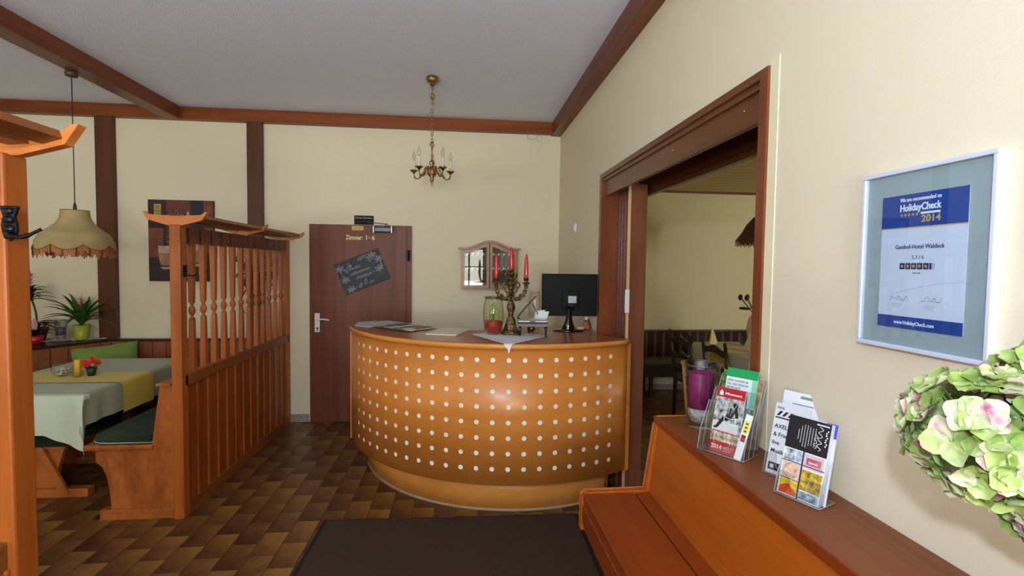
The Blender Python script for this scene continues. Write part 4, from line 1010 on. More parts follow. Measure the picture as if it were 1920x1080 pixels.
# ---------------------------------------------------------------- fabric pendant lamp over the booth
t = thing('pendant_lamp', 'beige scalloped fabric pendant lamp with brown fringe over the booth table', 'pendant lamp', (-2.80, 3.93, 2.95))
obj('ceiling_rose', MB().lathe([(.012, -.038), (.036, -.032), (.04, -.005), (.036, 0)], n=20), plain('dark_rose', (70, 54, 40), .5), t)
obj('cord', MB().tube([(0, 0, -.03), (0, 0, -.96)], .0035, 6).lathe([(.006, -1.0), (.012, -.98), (.010, -.95), (.004, -.93)], n=12), plain('dark_cord', (64, 44, 30), .6), t)
SP = [(.083, -.990), (.088, -1.04), (.112, -1.085), (.150, -1.122), (.190, -1.150), (.216, -1.195), (.224, -1.242)]
def scal(a): return .036*abs(math.sin(4*a))
m = MB(); n = 96
def shade(u, v):
    a = u*2*PI; x = v*(len(SP)-1); i = min(int(x), len(SP)-2); f = x-i; r = SP[i][0]*(1-f)+SP[i+1][0]*f; z = SP[i][1]*(1-f)+SP[i+1][1]*f
    r *= 1+.055*v*abs(math.sin(4*a))**.8; z -= scal(a)*v**3
    return (r*math.cos(a), r*math.sin(a), z)
m.grid(shade, n, 18); sh = obj('lamp_shade', m, SHADE, t)
m = MB()
for v0 in (0, 1): m.tube([shade(i/n, v0) for i in range(n+1)], .004 if v0 else .003, 5)
obj('trim_braid', m, FRINGE if 0 else plain('braid_brown', (150, 88, 50), .8), sh)
m = MB(); N_ = 120
for k in range(N_):
    u = k/N_; p = Vector(shade(u, 1)); a = u*2*PI; L_ = .050+.012*math.sin(k*1.7); tn = Vector((-math.sin(a), math.cos(a), 0))*.0066
    dark = 1 if k % 6 == 0 else 0
    m.add([p-tn, p+tn, p+tn*.8+Vector((0, 0, -L_)), p-tn*.8+Vector((0, 0, -L_))], [(0, 1, 2, 3)], dark)
obj('fringe', m, [FRINGE, FRINGED], sh)
for k in range(3):
    a = k*2*PI/3; m = MB().tube([(0, 0, -.985), (.084*math.cos(a), .084*math.sin(a), -.992)], .002, 5); obj('shade_carrier', m, IRON, t)
obj('bulb', MB().lathe([(.014, -1.0), (.016, -1.03), (.03, -1.07), (.024, -1.10), (.001, -1.115)], n=18), WHITE, t)
# ---------------------------------------------------------------- dried twig decoration hanging beside the post
t = thing('twig_garland', 'hanging garland of dried twigs, dark leaves and berries behind the balusters', 'garland', (-1.96, YB-.07, 1.40))
rnd = random.Random(21); m = MB(); lv = MB(); br = MB()
def tw(p, d, L_, r):
    pts = [Vector(p)]; dd = Vector(d).normalized()
    for i in range(7):
        dd = (dd+Vector((rnd.uniform(-.35, .35), 0, rnd.uniform(-.35, .35)))).normalized(); q = pts[-1]+dd*L_/7; q.y = min(.0, max(-.16, q.y+rnd.uniform(-.012, .012))); q.x = min(.15, max(-.25, q.x)); pts.append(q)
    m.tube(pts, [r*(1-i/9) for i in range(8)], 6); return pts
main = cat([(-.02, -.01, .31), (.05, -.05, .18), (-.03, -.06, .02), (-.12, -.05, -.08), (-.17, -.05, -.22), (-.15, -.04, -.34)], 6); m.tube(main, .006, 6)
for k in range(16):
    p = main[2+k*1 if 2+k < len(main) else -1]; pts = tw(p, (rnd.uniform(-1, 1), 0, rnd.uniform(-.6, 1)), rnd.uniform(.14, .3), .003)
    for q in pts[2:]:
        for _ in range(2):
            b = rnd.uniform(0, 6.28); dd = Vector((math.cos(b), rnd.uniform(-.4, .4), math.sin(b))); s_ = dd.cross(Vector((0, 1, 0))).normalized()*.011; L_ = rnd.uniform(.03, .06)
            if q.z > -.05: lv.add([q, q+dd*L_*.5+s_, q+dd*L_, q+dd*L_*.5-s_], [(0, 1, 2, 3)], rnd.choice((0, 0, 1, 2)))
        if rnd.random() < .35: br.ball(q, .010, 5)
tw((-.10, -.04, -.06), (-1, 0, .6), .16, .005); tw((-.15, -.04, -.2), (.4, 0, -1), .16, .005)
lv.xf(lambda v: (min(v.x, .185), min(v.y, -.002), v.z))
obj('twigs', m, plain('dark_twig', (58, 42, 36), .7), t); obj('dried_leaves', lv, [plain('dried_green', (52, 60, 44), .6), plain('dried_maroon', (76, 36, 36), .6), plain('dried_grey', (112, 104, 96), .7)], t); obj('berries', br, plain('dark_berry', (60, 24, 30), .3), t)

# ---------------------------------------------------------------- door mat
m = MB().box(-.79, .79, -.56, .56, 0, .008, 0, .002)
t = thing('door_mat', 'large dark brown entrance mat with black rubber edge before the counter', 'mat', (-.052, 2.53, .001), math.radians(-1.2))
obj('rubber_border', MB().box(-.80, .80, -.57, .57, 0, .006, bev=.002), plain('black_rubber', (20, 20, 20), .6), t)
obj('pile', MB().box(-.772, .772, -.542, .55, .006, .011), plain('brown_mat_pile', (64, 45, 33), .97, bump=.9, bscale=320, var=.3, vscale=260), t)

# ---------------------------------------------------------------- bench with high back along the right wall
t = thing('hall_bench', 'long cherry veneered bench with slanted back and ledge along the right wall', 'bench', (.8, 1.0, 0))
Y0, Y1 = -.45, 1.91
obj('ledge', MB().box(.79, XR-.002, Y0, Y1, .975, 1.0, bev=.002), W_SHELFT, t, True)
obj('ledge_edge', MB().box(.779, .791, Y0, Y1+.012, .972, 1.0015, bev=.003), W_SEAT, t, True)
obj('ledge_edge', MB().box(.779, XR+.0, Y1, Y1+.012, .972, 1.0015, bev=.003), W_EDGE, t, True)
obj('back_panel', MB().prism([(.790, .974), (.756, .700), (.776, .700), (.810, .974)], 'y', Y0, Y1), W_SHELFY, t, True)
prof = [(.779, .974), (.742, .708), (.500, .706), (.482, .690), (.480, .555), (.500, .555), (.52, .56), (.60, .56), (.60, .0), (XR-.004, .0), (XR-.004, .974)]
obj('end_panel', MB().prism([(x, z) for x, z in prof], 'y', Y1-.020, Y1), W_SHELFY, t, True)
band = [(.779, .974), (.742, .708), (.500, .706), (.482, .690), (.480, .555)]
m = MB()
for (ax, az), (bx, bz) in zip(band, band[1:]):
    m.bar((ax, Y1+.002, az), (bx, Y1+.002, bz), .022, .012, (0, 0, 1) if abs(bz-az) < .05 else (1, 0, 0))
m = MB().prism(band+[(.492, .555), (.493, .686), (.503, .695), (.747, .697), (.791, .974)], 'y', Y1, Y1+.014)
obj('edge_band', m, W_EDGE, t, True)
obj('seat_board', MB().box(.488, .694, Y0, Y1, .672, .700, bev=.004), W_SEAT, t, True)
obj('seat_strip', MB().box(.700, .760, Y0, Y1, .672, .699, bev=.002), W_SEAT, t, True)
obj('front_rail', MB().box(.490, .515, Y0, Y1, .560, .672, bev=.003).box(.484, .492, Y0, Y1, .585, .655, 0, .003), W_SEAT, t, True)
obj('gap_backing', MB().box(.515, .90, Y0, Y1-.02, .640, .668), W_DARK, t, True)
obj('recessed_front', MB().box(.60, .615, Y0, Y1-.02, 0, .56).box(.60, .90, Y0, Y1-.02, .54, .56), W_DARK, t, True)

# ---------------------------------------------------------------- candle vase and leaflet racks on the ledge
candle_glass('tall flared glass with purple candle over crystal gravel on the bench ledge', (.902, 1.775, 1.0015), .240, .050, .070, PURPLE, (.040, .205), .043, 'glass_candle_vase')
def holder(label, O, rot, W_, tiers, dep, clips=1):
    """clear leaflet rack, its front faces -y; tiers: (y, z base, height)"""
    t = thing('leaflet_rack', label, 'leaflet rack', O, rot)
    k = math.tan(math.radians(14)); th = .0022
    obj('base', MB().box(0, W_, 0, dep, 0, .003, bev=.001), ACRYL, t)
    m = MB(); e = .0009  # thin pale rods paint the glints along the rack's edges
    m.tube([(0, 0, .002), (W_, 0, .002), (W_, dep, .002), (0, dep, .002), (0, 0, .002)], e, 6)
    for i, (y, zb, h_) in enumerate(tiers):
        a, b = zb+h_*.42, zb+h_*.95
        for x in (0, W_):
            m.tube([(x, y, .003), (x, y+a*k, a), (x, y+.026+b*k, b), (x, y+.026+(zb+h_)*k, zb+h_)], e, 6)
        m.tube([(0, y+.026+(zb+h_)*k, zb+h_), (W_, y+.026+(zb+h_)*k, zb+h_)], e, 6)
        m.tube(cat([(0, y+a*k, a), (W_*.28, y+a*k, a), (W_*.36, y+(zb+h_*.16)*k, zb+h_*.16), (W_*.64, y+(zb+h_*.16)*k, zb+h_*.16), (W_*.72, y+a*k, a), (W_, y+a*k, a)], 5), e*.8, 6)
    obj('edge_glint', m, AEDGE, t)
    for i, (y, zb, h_) in enumerate(tiers):
        m = MB()
        def slab(x0, x1, ya, z0, z1): m.prism([(ya+z0*k, z0), (ya+z1*k, z1), (ya+z1*k+th, z1), (ya+z0*k+th, z0)], 'x', x0, x1)
        slab(0, W_*.30, y, .003, zb+h_*.42); slab(W_*.70, W_, y, .003, zb+h_*.42); slab(W_*.30, W_*.70, y, .003, zb+h_*.16)
        obj('front_lip', m, ACRYL, t)
        m = MB(); m.prism([(y+.024+.003*k, .003), (y+.024+(zb+h_)*k, zb+h_), (y+.024+(zb+h_)*k+th, zb+h_), (y+.024+.003*k+th, .003)], 'x', 0, W_)
        obj('back_plate', m, ACRYL, t)
        m = MB()
        for x in (0, W_-th): m.prism([(y, .003), (y+(zb+h_*.42)*k, zb+h_*.42), (y+.026+(zb+h_*.95)*k, zb+h_*.95), (y+.026, .003)], 'x', x, x+th)
        m.box(th, W_-th, y+.003+zb*k, y+.024+zb*k, zb+.002, zb+.004)
        obj('side_wall', m, ACRYL, t)
    return t
TILT = math.radians(14)
def leaflet(name, label, O, rot, x, y, zb, W_, H_, thick, paint, mats, group=None, cat_='leaflet', tilt=TILT, roll=0):
    """thin booklet; paint(m) draws on its front in local x (0..W), z (0..H)"""
    m = MB().box(0, W_, 0, thick, 0, H_, 0); paint(m)
    o = obj(name, m, mats); tag(o, label, cat_, group)
    mat_ = Matrix.Translation(Vector(O)) @ Matrix.Rotation(rot, 4, 'Z') @ Matrix.Translation(Vector((x, y+zb*math.tan(TILT), zb))) @ Matrix.Rotation(-tilt, 4, 'X') @ Matrix.Rotation(roll, 4, 'Y')
    o.matrix_world = mat_
    return o
def R_(m, x0, x1, z0, z1, mi, d=.0003): m.box(x0, x1, -d, 0, z0, z1, mi)
C2 = lambda n, c, v=0, s_=60: plain('print_'+n, c, .35, var=v, vscale=s_)
PW, PRED, PBW, PDK, PLG, PGR = C2('white', (232, 234, 238)), C2('red', (176, 28, 40)), C2('grey_photo', (120, 120, 120), .8, 70), C2('dark', (30, 30, 34)), C2('light_grey', (198, 200, 202)), C2('green', (20, 160, 90))
H1, r1 = (.786, 1.556, 1.0015), math.radians(-57)
holder('three-tier clear leaflet rack with red and green brochures beside the candle vase', H1, r1, .155, [(.0, .004, .15), (.032, .04, .155), (.064, .075, .16)], .098)
def paint_red(m):
    W_, H_ = .095, .21
    R_(m, 0, W_, .178, H_, 2); R_(m, 0, W_, 0, .036, 2); R_(m, 0, W_, .066, .0685, 2, .0006)
    R_(m, 0, W_, .0685, .178, 3); R_(m, 0, W_, .036, .066, 4)
    R_(m, .0, .085, .070, .100, 5, .0004)
    # seated figure on a white chair: torso, thigh, shin, shoe
    for a, b, w_ in (((.062, .145), (.048, .112), .020), ((.050, .113), (.030, .108), .014), ((.032, .108), (.016, .082), .010), ((.018, .081), (.006, .078), .007), ((.070, .152), (.078, .12), .010)):
        m.bar((a[0], -.0007, a[1]), (b[0], -.0007, b[1]), w_, .0005, (0, 1, 0), 6)
    m.ball((.068, -.0006, .157), .009, 6, 6, (1, .06, 1))
    for pts in ([(.036, .118), (.040, .095), (.042, .078)], [(.036, .118), (.058, .112), (.078, .118)], [(.074, .118), (.076, .078)], [(.04, .096), (.076, .096)]):
        m.tube([(x, -.0012, z) for x, z in pts], .0011, 5, 1)
    for k in range(10): m.tube([(.02+.007*k, -.001, .140+.02*math.sin(k)), (.026+.007*k, -.001, .160+.01*math.sin(2*k))], .0008, 4, 5)
    m.text('Museum', .0105, .028, -.0004, .188, 1, 'LEFT', .0002, width=.055)
    m.prism([(.010, .184), (.022, .184), (.022, .194), (.016, .202), (.010, .194)], 'y', -.0008, -.0003, 1)
    m.text('2014', .019, .006, -.0004, .012, 1, 'LEFT', .0002, width=.036)
    for k in range(3): R_(m, .048, .085-.006*k, .022-.006*k, .0235-.006*k, 5, .0006)
leaflet('brochure', 'red and white museum brochure 2014 with a photo of a seated person', H1, r1, .036, .004, .005, .095, .21, .004, paint_red, [PW, PW, PRED, PBW, C2('flowers_photo', (150, 140, 120), .5, 90), PLG, PDK], 'brochures in the three-tier rack')
def paint_yel(m):
    R_(m, .004, .018, .085, .125, 1); R_(m, .004, .018, .058, .08, 2)
    for k in range(3): R_(m, .007, .015, .09+.012*k, .094+.012*k, 3, .0006)
leaflet('brochure', 'narrow folded leaflet with yellow print right of the red brochure', H1, r1, .122, .002, .004, .022, .145, .004, paint_yel, [PW, C2('yellow', (226, 214, 60)), C2('red_photo', (150, 40, 40), .4), PDK], 'brochures in the three-tier rack', roll=math.radians(8))
def paint_green(m):
    R_(m, 0, .105, .18, .21, 1); R_(m, .088, .105, 0, .18, 2); R_(m, 0, .088, .0, .045, 1); R_(m, .004, .084, .05, .135, 3)
    for k, s_ in enumerate(('UNSER WANDERN IM', 'TAL DER REGION', 'AM WALDECK')): m.text(s_, .0105, .004, -.0004, .165-.012*k, 4, 'LEFT', .0002, width=(.07, .072, .05)[k])
    m.prism([(.004, .05), (.05, .05), (.035, .12), (.012, .13)], 'y', -.0005, -.0003, 5)
    m.prism([(.066, .07), (.078, .07), (.080, .12), (.072, .132), (.064, .115)], 'y', -.0006, -.0003, 6)
    m.tube([(.03, -.0008, .09), (.036, -.0008, .075), (.028, -.0008, .066)], .0014, 5, 6)
leaflet('brochure', 'white brochure with bright green header standing tallest in the rack', H1, r1, .028, .069, .058, .105, .21, .004, paint_green, [PW, PGR, C2('mint', (130, 214, 176)), C2('ice_blue', (206, 218, 236)), C2('grey_letter', (110, 116, 124)), C2('pale_blue', (176, 196, 224)), C2('moss', (92, 104, 88), .4)], 'brochures in the three-tier rack')
def paint_ph(m): R_(m, 0, .10, 0, .205, 1)
leaflet('brochure', 'green landscape photo leaflet peeking out left of the green brochure', H1, r1, .012, .0765, .052, .10, .205, .003, paint_ph, [PW, C2('meadow_photo', (74, 140, 50), .6, 40)], 'brochures in the three-tier rack')
def paint_or(m):
    R_(m, .0, .10, 0, .19, 1); R_(m, .07, .10, .08, .19, 2)
leaflet('brochure', 'orange and cream leaflet behind the green brochure at the right of the rack', H1, r1, .046, .081, .050, .10, .19, .003, paint_or, [PW, C2('sand_photo', (212, 176, 116), .2), C2('salmon_photo', (226, 170, 140), .3, 60)], 'brochures in the three-tier rack')
H3, r3 = (.890, 1.358, 1.0015), math.radians(-64)
holder('clear single leaflet rack with black and white flyers between the other two racks', H3, r3, .105, [(.0, .004, .13), (.030, .02, .17)], .06)
def paint_ax(m):
    for k in range(5): m.prism([(.006+.016*k, .168), (.014+.016*k, .168), (.024+.016*k, .182), (.016+.016*k, .182)], 'y', -.0006, 0, 1)
    R_(m, .004, .09, .160, .164, 1, .0006)
    for k, s_ in enumerate(('AXEL', '& Friends', 'live', 'Musik')): m.text(s_, .016, .006, -.0004, .132-.024*k, 1, 'LEFT', .0002)
    m.text('PAUL', .009, .006, -.0004, .188, 1, 'LEFT', .0002)
    R_(m, .006, .04, .01, .032, 1, .0006); R_(m, .012, .022, .016, .026, 0, .0009)
leaflet('flyer', 'white flyer with black lettering AXEL and friends behind the photo leaflets', H3, r3, .004, .004, .004, .098, .205, .002, paint_ax, [PW, PDK], 'flyers on the bench ledge', 'flyer')
def paint_bk(m): R_(m, .05, .092, .205, .213, 1); R_(m, .03, .09, .186, .189, 1)
leaflet('flyer', 'plain white flyer with grey stripe at the top, tallest beside the wall', H3, r3, .004, .036, .02, .105, .222, .004, paint_bk, [PW, C2('grey_stripe', (140, 140, 138))], 'flyers on the bench ledge', 'flyer')
H2, r2 = (.842, 1.232, 1.0015), math.radians(-66)
holder('clear leaflet rack nearest the camera, full of photo leaflets', H2, r2, .118, [(.0, .004, .13)], .075)
def paint_bl(m):
    W_, H_ = .108, .208
    R_(m, 0, W_, .122, H_, 1)
    R_(m, .004, .05, .090, .119, 2); R_(m, .056, .104, .082, .119, 3); R_(m, .062, .098, .092, .110, 4, .0006)
    R_(m, .0035, .05, .044, .086, 5); R_(m, .055, .106, .026, .078, 6); R_(m, .0035, .05, .003, .041, 7); R_(m, .055, .106, .003, .023, 8)
    R_(m, 0, W_, .0865, .0890, 9, .0004); R_(m, 0, .054, .0415, .0435, 9, .0004); R_(m, .0505, .0545, 0, .122, 9, .0005)
    m.lathe([(.001, 0), (.020, 0), (.018, .0006), (.012, .0008), (.001, .0008)], (0, 0, 0), 24, 10); k0 = len(m.v)-24*5
    for v in m.v[k0:]: x, y, z = v; v.x, v.y, v.z = .027+x, -.0003-z, .064+y
    m.text('menue', .008, .068, -.0007, .0975, 0, 'LEFT', .0002)
    m.prism([(.004, .003), (.049, .003), (.049, .012), (.030, .03), (.015, .026), (.004, .018)], 'y', -.0007, -.0003, 11)
    # turned white script on the black field
    rnd = random.Random(3)
    for k in range(7):
        x = .030+.007*k; L_ = (.03, .045, .062, .062, .05, .045, .05)[k]; n = int(L_/.0045)
        for q in range(n): R_(m, x, x+.0014, .165-L_/2+q*.0045, .165-L_/2+q*.0045+.0032, 0, .0006)
    m.tube(cat([(.085+.006*math.sin(k*1.9), -.0008, .135+.005*k) for k in range(13)], 3), .0009, 4, 0)
    m.tube(cat([(.076+.005*math.sin(k*2.3), -.0008, .138+.005*k) for k in range(9)], 3), .0007, 4, 0)
    for k in range(8): m.ball((.100+.002*math.sin(k*2), -.0003, .150+.0055*k), .0022, 5, 0, (1, .2, 1)); m.ball((.074+.004*k, -.0003, .200), .0022, 5, 0, (1, .2, 1))
leaflet('brochure_stack', 'stack of leaflets with black top field and food photos, nearest the camera', H2, r2, .005, .003, .004, .108, .208, .016, paint_bl,
        [PW, PDK, C2('blue_grey_photo', (150, 160, 170), .5, 80), C2('rose', (214, 186, 190)), C2('rose_dark', (178, 100, 112), .2), C2('cream_plate', (214, 196, 186)), C2('olive_gold', (158, 132, 44), .5, 90), C2('sunflower', (244, 190, 40), .2, 50), C2('lake_photo', (120, 140, 180), .6, 80), C2('purple_line', (60, 44, 76)), C2('peach_plate', (216, 176, 146), .2, 90), C2('flame_red', (226, 70, 30), .3, 60)], 'flyers on the bench ledge')
def paint_bu(m): R_(m, .08, .108, .17, .206, 1)
leaflet('brochure', 'white and blue leaflet tucked behind the photo leaflets', H2, r2, .012, .020, .004, .108, .206, .004, paint_bu, [C2('bluish_white', (214, 220, 240)), C2('royal_blue', (60, 80, 180))], 'flyers on the bench ledge')

# ---------------------------------------------------------------- framed certificate on the right wall
t = thing('framed_certificate', 'white framed recommendation certificate with blue bands on the right wall', 'framed certificate', (XR, 1.150, 1.42), -PI/2)
W_, H_ = .315, .412
f = MB(); b = .010
f.box(0, W_, -.020, 0, 0, b, 0, .002).box(0, W_, -.020, 0, H_-b, H_, 0, .002).box(0, b, -.020, 0, b, H_-b, 0, .002).box(W_-b, W_, -.020, 0, b, H_-b, 0, .002)
obj('frame', f, plain('frame_white', (214, 220, 236), .3), t)
obj('mat_board', MB().box(b, W_-b, -.010, -.002, b, H_-b), plain('mat_grey_blue', (160, 176, 178), .8), t)
BLU = plain('deep_blue', (16, 66, 150), .6); GO = plain('gold_print', (206, 170, 96), .5)
NAVY = plain('navy_print', (28, 44, 96), .6)
m = MB(); x0, x1, z0, z1 = .055, .258, .050, .352
m.box(x0, x1, -.0115, -.010, z0, z1, 0)
m.box(x0, x1, -.0125, -.0112, .278, z1, 1); m.box(x0, x1, -.0125, -.0112, z0, z0+.027, 1); m.box(x0, x1, -.0126, -.0113, .2765, .2785, 2)
m.text('We are recommended on', .0125, .103, -.0128, .336, 3, 'LEFT', .0003, width=.098, bold=.008)
m.text('HolidayCheck', .022, .103, -.0128, .3145, 3, 'LEFT', .0004, width=.098)
m.box(.155, .200, -.0128, -.0125, .3050, .3095, 3)
m.text('2014', .021, .157, -.0128, .288, 2, 'LEFT', .0004, width=.044)
for k in range(5):
    pts = [( .108+.0095*k+(.0042 if q % 2 == 0 else .0018)*math.sin(q*PI/5), .306+(.0042 if q % 2 == 0 else .0018)*math.cos(q*PI/5)) for q in range(10)]
    m.prism(pts, 'y', -.0130, -.0126, 2)
m.text('Gasthof-Hotel Waldeck', .0135, .094, -.0118, .230, 4, 'LEFT', .0003, width=.118, bold=.006)
m.text('5.3 / 6', .0115, .152, -.0118, .207, 5, 'CENTER', .0003)
for k in range(6):
    x = .108+.0145*k; m.box(x, x+(.0125 if k < 5 else .005), -.0120, -.0113, .184, .198, 4)
    if k == 5: m.box(x+.005, x+.0125, -.0120, -.0113, .184, .198, 6)
    pts = [(x+.00625+(.0045 if q % 2 == 0 else .002)*math.sin(q*PI/5), .191+(.0045 if q % 2 == 0 else .002)*math.cos(q*PI/5)) for q in range(10)]
    if k < 5: m.prism(pts, 'y', -.0124, -.0119, 2)
m.text('bewertet', .005, .150, -.0118, .1745, 5, 'CENTER', .0002)
for bx in (.085, .165):
    m.tube(cat([(bx+.006*k, -.0122, .118+.006*math.sin(k*2.1+bx*60)+(.006 if k == 3 else 0)) for k in range(9)], 4), .0004, 4, 5)
    m.box(bx, bx+.045, -.0119, -.0115, .1145, .1150, 5)
    for q in range(3): m.box(bx+.008, bx+.034-.003*q, -.0119, -.0115, .105-.004*q, .1062-.004*q, 6)
m.tube(cat([(.10, -.0117, .128), (.17, -.0117, .148), (.255, -.0117, .160)], 6), .0003, 4, 6)
m.text('www.HolidayCheck.com', .0115, .100, -.0128, z0+.0095, 3, 'LEFT', .0003, width=.098, bold=.008)
obj('certificate_sheet', m, [plain('sheet_white', (208, 218, 236), .7), BLU, GO, plain('print_pure_white', (240, 242, 250), .6), NAVY, plain('grey_print', (120, 124, 140), .6), plain('light_grey_print', (176, 184, 198), .6)], t)
obj('picture_glass', MB().box(b, W_-b, -.0165, -.0150, b, H_-b), PICG, t)

# ---------------------------------------------------------------- hydrangeas in a vase on the ledge
def petal_mat():
    m, t, p = base('hydrangea_petal'); L = t.links.new; N = t.nodes.new
    g = N('ShaderNodeNewGeometry'); tcn = N('ShaderNodeTexCoord'); n = N('ShaderNodeTexNoise'); n.inputs['Scale'].default_value = 34; n.inputs['Detail'].default_value = 3
    L(tcn.outputs['Object'], n.inputs['Vector'])
    a = N('ShaderNodeMath'); a.operation = 'MULTIPLY_ADD'; a.inputs[1].default_value = .34; L(g.outputs['Random Per Island'], a.inputs[0])
    s_ = N('ShaderNodeMath'); s_.operation = 'MULTIPLY'; s_.inputs[1].default_value = .72; L(n.outputs[0], s_.inputs[0]); L(s_.outputs[0], a.inputs[2])
    r = N('ShaderNodeValToRGB'); e = r.color_ramp.elements
    e[0].position = .30; e[0].color = lin((126, 152, 66)); e[1].position = .78; e[1].color = lin((206, 100, 146))
    for ps, c in ((.40, (156, 180, 92)), (.52, (182, 198, 126)), (.61, (206, 212, 164)), (.69, (212, 192, 174))):
        q = e.new(ps); q.color = lin(c)
    L(a.outputs[0], r.inputs[0]); L(r.outputs[0], p.inputs['Base Color']); p.inputs['Roughness'].default_value = .6
    p.inputs['Subsurface Weight'].default_value = .0
    return m
PET = petal_mat(); STEM = plain('flower_stem', (96, 122, 60), .6)
VB = Vector((.885, .46, 1.002))
def hydrangea(label, c, R0, seed, sx_=(1, 1, 1)):
    rnd = random.Random(seed); c = Vector(c)
    t = thing('hydrangea', label, 'flower', c, group='green hydrangea heads in the ledge vase')
    m = MB(); N_ = 84
    for i in range(N_):
        y = 1-2*(i+.5)/N_; rr = math.sqrt(1-y*y); a = i*2.39996
        nrm = Vector((rr*math.cos(a), rr*math.sin(a), y)); nrm = (nrm+Vector((rnd.uniform(-.25, .25), rnd.uniform(-.25, .25), rnd.uniform(-.25, .25)))).normalized()
        R1 = R0*rnd.uniform(.86, 1.04); ctr_ = Vector((nrm.x*sx_[0], nrm.y*sx_[1], nrm.z*sx_[2]))*R1
        u_ = nrm.orthogonal().normalized(); v_ = nrm.cross(u_); sp_ = rnd.uniform(0, 6.28); S = R0*rnd.uniform(.28, .37)
        for k in range(4):
            an = sp_+k*PI/2+rnd.uniform(-.12, .12); d = u_*math.cos(an)+v_*math.sin(an); s_ = nrm.cross(d); cup = rnd.uniform(.05, .35); pts = []
            nu, nv = 3, 4
            for p_ in range(nu+1):
                t_ = p_/nu; wd = S*.56*math.sin(PI*(.14+.74*t_))**.8
                for q in range(nv+1):
                    w1 = q/nv*2-1
                    pts.append(ctr_+d*S*(.06+t_*.98-.14*w1*w1*t_)+s_*wd*w1+nrm*(S*cup*(t_*t_)+S*.14*w1*w1+S*.05*math.sin(w1*5+t_*4+i)+S*.03*k))
            m.add(pts, [[p_*(nv+1)+q, (p_+1)*(nv+1)+q, (p_+1)*(nv+1)+q+1, p_*(nv+1)+q+1] for p_ in range(nu) for q in range(nv)], 0, True)
        if i % 2 == 0: m.ball(ctr_+nrm*.002, S*.07, 4)
    obj('petals', m, PET, t)
    end = VB+Vector((0, 0, .13))-c; low = VB+Vector((0, 0, .02))-c
    m = MB().tube(cat([(0, 0, 0), tuple(end*.55+Vector((0, 0, R0*.3))), tuple(end), tuple(low)], 6), .0035, 8)
    for k in range(24):
        a = k*2.4; z = rnd.uniform(-.5, .9); q = math.sqrt(1-min(1, z*z)); m.tube([(0, 0, -.2*R0), (R0*.85*q*math.cos(a), R0*.85*q*math.sin(a), R0*.85*z)], .0012, 5)
    obj('stem', m, STEM, t)
    return t
hydrangea('large pale green hydrangea head pointing left in front of the certificate wall', (.732, .612, 1.375), .090, 31, (.95, 1, .95))
hydrangea('green hydrangea head at the right picture edge, uppermost of the bunch', (.812, .59, 1.425), .078, 32)
hydrangea('green hydrangea head low at the right picture edge', (.825, .575, 1.305), .080, 33)
t = thing('flower_vase', 'slim pale vase holding the hydrangeas on the near end of the ledge', 'vase', tuple(VB))
obj('vase_body', MB().lathe([(.035, 0), (.045, .03), (.05, .08), (.035, .125), (.032, .15), (.028, .15), (.031, .125), (.045, .08), (.03, .012), (.001, .010)], n=28), plain('pale_ceramic', (206, 200, 186), .3, coat=.4), t)

# ---------------------------------------------------------------- annex dining room beyond the opening
t = thing('wall_bench', 'dark bench with striped back along the annex back wall', 'bench', (3.2, 6.0, 0))
STR = stripes('striped_upholstery', (52, 30, 24), (104, 78, 66), .115, 0, .72)
obj('backrest', MB().box(1.36, 4.6, 6.15, 6.22, .44, .77, bev=.01), STR, t, True)
obj('back_rail', MB().box(1.36, 4.6, 6.14, 6.235, .77, .795, bev=.004), W_DARK, t, True)
obj('seat_cushion', MB().box(1.36, 4.6, 5.80, 6.15, .41, .45, bev=.012), plain('grey_green_seat', (98, 98, 84), .9), t, True)
obj('seat_frame', MB().box(1.36, 4.6, 5.82, 6.15, .26, .41), W_DARK, t, True)
for x in (1.45, 2.33, 3.2, 4.1, 4.55): obj('leg', MB().box(x-.02, x+.02, 5.83, 5.87, 0, .26).box(x-.02, x+.02, 6.08, 6.12, 0, .26), W_DARK, t, True)
t = thing('dining_table', 'annex dining table covered with a pale cloth and yellow runner', 'table', (3.1, 4.95, 0))
obj('tabletop', MB().box(2.67, 3.55, 4.32, 5.42, .722, .752), W_DARK, t, True)
for x in (2.8, 3.42):
    for y in (4.45, 5.30): obj('leg', MB().box(x-.03, x+.03, y-.03, y+.03, 0, .722), W_DARK, t, True)
one('tablecloth', 'pale green cloth hanging over the annex table', 'tablecloth', drape(2.66, 3.56, 4.31, 5.43, .24, .24, .757, .04, .012, 5), plain('pale_green_linen', (206, 208, 180), .9))
one('table_runner', 'yellow runner across the annex table', 'table runner', drape(2.65, 3.57, 4.62, 5.0, .26, 0, .761, .03, .004, 6), YELLOW)
def napkin(label, loc, rot):
    m = MB(); h_ = .19; r = .075
    m.add([(0, 0, h_), (-r, -.04, 0), (-.01, -.075, 0), (.0, .01, 0), (r, -.02, 0), (.02, .06, 0)], [(0, 1, 2), (0, 2, 3), (0, 3, 4), (0, 4, 5), (0, 5, 1)])
    return one('folded_napkin', label, 'napkin', m, plain('pale_yellow_napkin', (236, 222, 166), .9), loc, rot, 'napkins on the annex table')
napkin('folded cream napkin standing at the far left corner of the annex table', (2.80, 5.28, .763), .4)
napkin('folded cream napkin standing near the middle of the annex table', (2.92, 4.75, .766), 1.2)
t = thing('glass_bowl', 'small silver glass bowl on the far side of the annex table', 'bowl', (3.10, 5.12, .762))
obj('bowl_wall', MB().lathe([(.03, 0), (.06, .03), (.07, .07), (.066, .07), (.055, .03), (.02, .005)], n=24), clear('smoky_glass', (200, 205, 215), 2.5), t)
t = thing('dried_flower_vase', 'tall cream vase with dark dried seed pods on the annex table', 'vase', (3.27, 5.2, .762))
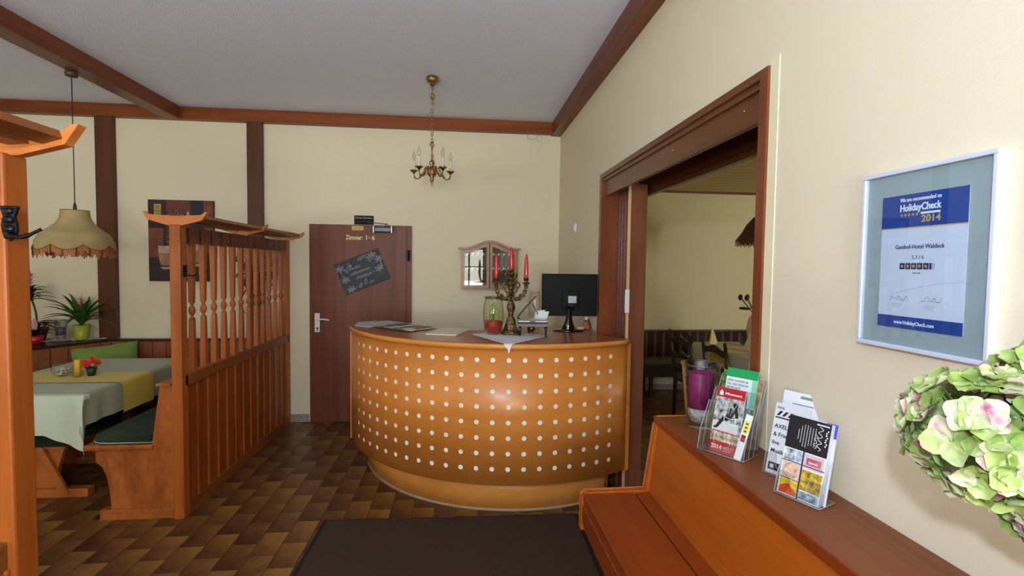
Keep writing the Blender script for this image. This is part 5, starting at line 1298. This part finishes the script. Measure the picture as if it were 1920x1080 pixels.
obj('vase_body', MB().lathe([(.06, 0), (.085, .06), (.10, .17), (.085, .27), (.05, .33), (.045, .35), (.038, .35), (.05, .32), (.08, .26)], n=28), plain('cream_ceramic', (226, 206, 170), .5), t)
m = MB()
for k in range(9):
    a = k*.75; d = Vector((math.cos(a)*.14-.05, math.sin(a)*.12, .22)); p = Vector((0, 0, .30)); m.tube([p, p+d*.6, p+d], .004, 5); m.ball(p+d, .022, 6, 0, (1, 1, 1.5))
for a in (2.6, 3.1, 3.6): m.ball((.11*math.cos(a)-.04, .08*math.sin(a), .40), .030, 6, 0, (1.8, .6, .5))
obj('seed_pods', m, plain('dark_pod', (58, 40, 34), .7), t)
chairs = []
def chair(label, loc, rot):
    t = thing('dining_chair', label, 'chair', loc, rot, 'ladder-back chairs at the annex table')
    # faces +x
    for s_ in (-1, 1):
        m = MB().tube([(-.19, s_*.20, 0), (-.18, s_*.20, .42), (-.22, s_*.20, .70), (-.255, s_*.20, .93)], [.017, .021, .019, .015], 8); m.ball((-.258, s_*.20, .945), .017, 6)
        obj('back_post', m, W_DARK, t)
        obj('front_leg', MB().tube([(.20, s_*.20, 0), (.20, s_*.20, .43)], [.014, .022], 8), W_DARK, t)
        obj('side_stretcher', MB().tube([(-.185, s_*.20, .2), (.20, s_*.20, .2)], .010, 6), W_DARK, t)
    obj('seat', MB().box(-.20, .23, -.225, .225, .42, .455, bev=.012), plain('chair_seat_purple', (56, 40, 48), .85), t)
    for z, x in ((.86, -.245), (.70, -.222), (.55, -.20)):
        m = MB(); n = 12; top = []; bot = []
        for i in range(n+1):
            y = -.185+.37*i/n; u = i/n*2-1; top.append((y, z+.025+.012*math.cos(u*PI*1.5)+.014*(1-u*u))); bot.append((y, z-.028+.010*math.cos(u*PI)))
        m.prism(bot+top[::-1], 'x', x-.009, x+.009); obj('back_slat', m, W_DARK, t)
    return t
ch = chair('dark ladder-back chair nearer to the opening at the annex table', (2.525, 4.25, 0), 0)
dup(ch, (2.46, 4.83, 0), 'dark ladder-back chair farther back at the annex table', rot=.06)
t = thing('pendant_lamp', 'brown bell-shaped pendant lamp with fringe over the annex table', 'pendant lamp', (3.12, 4.9, 2.6))
obj('cord', MB().tube([(0, 0, 0), (0, 0, -.45)], .0035, 6), BLACK, t)
SQ = [(.07, -.44), (.10, -.47), (.16, -.54), (.20, -.62), (.26, -.70)]
sh = obj('lamp_shade', MB().grid(lambda u, v: ((lambda i, f: ((SQ[i][0]*(1-f)+SQ[i+1][0]*f)*math.cos(u*2*PI), (SQ[i][0]*(1-f)+SQ[i+1][0]*f)*math.sin(u*2*PI), SQ[i][1]*(1-f)+SQ[i+1][1]*f))(min(int(v*4), 3), v*4-min(int(v*4), 3))), 48, 12), BRSHADE, t)
m = MB()
for k in range(90):
    a = k*2*PI/90; tn = Vector((-math.sin(a), math.cos(a), 0))*.008; p = Vector((.262*math.cos(a), .262*math.sin(a), -.70)); L_ = .055+.012*math.sin(k*2.1)
    m.add([p-tn, p+tn, p+tn*.7+Vector((0, 0, -L_)), p-tn*.7+Vector((0, 0, -L_))], [(0, 1, 2, 3)])
obj('fringe', m, FRINGED, sh)
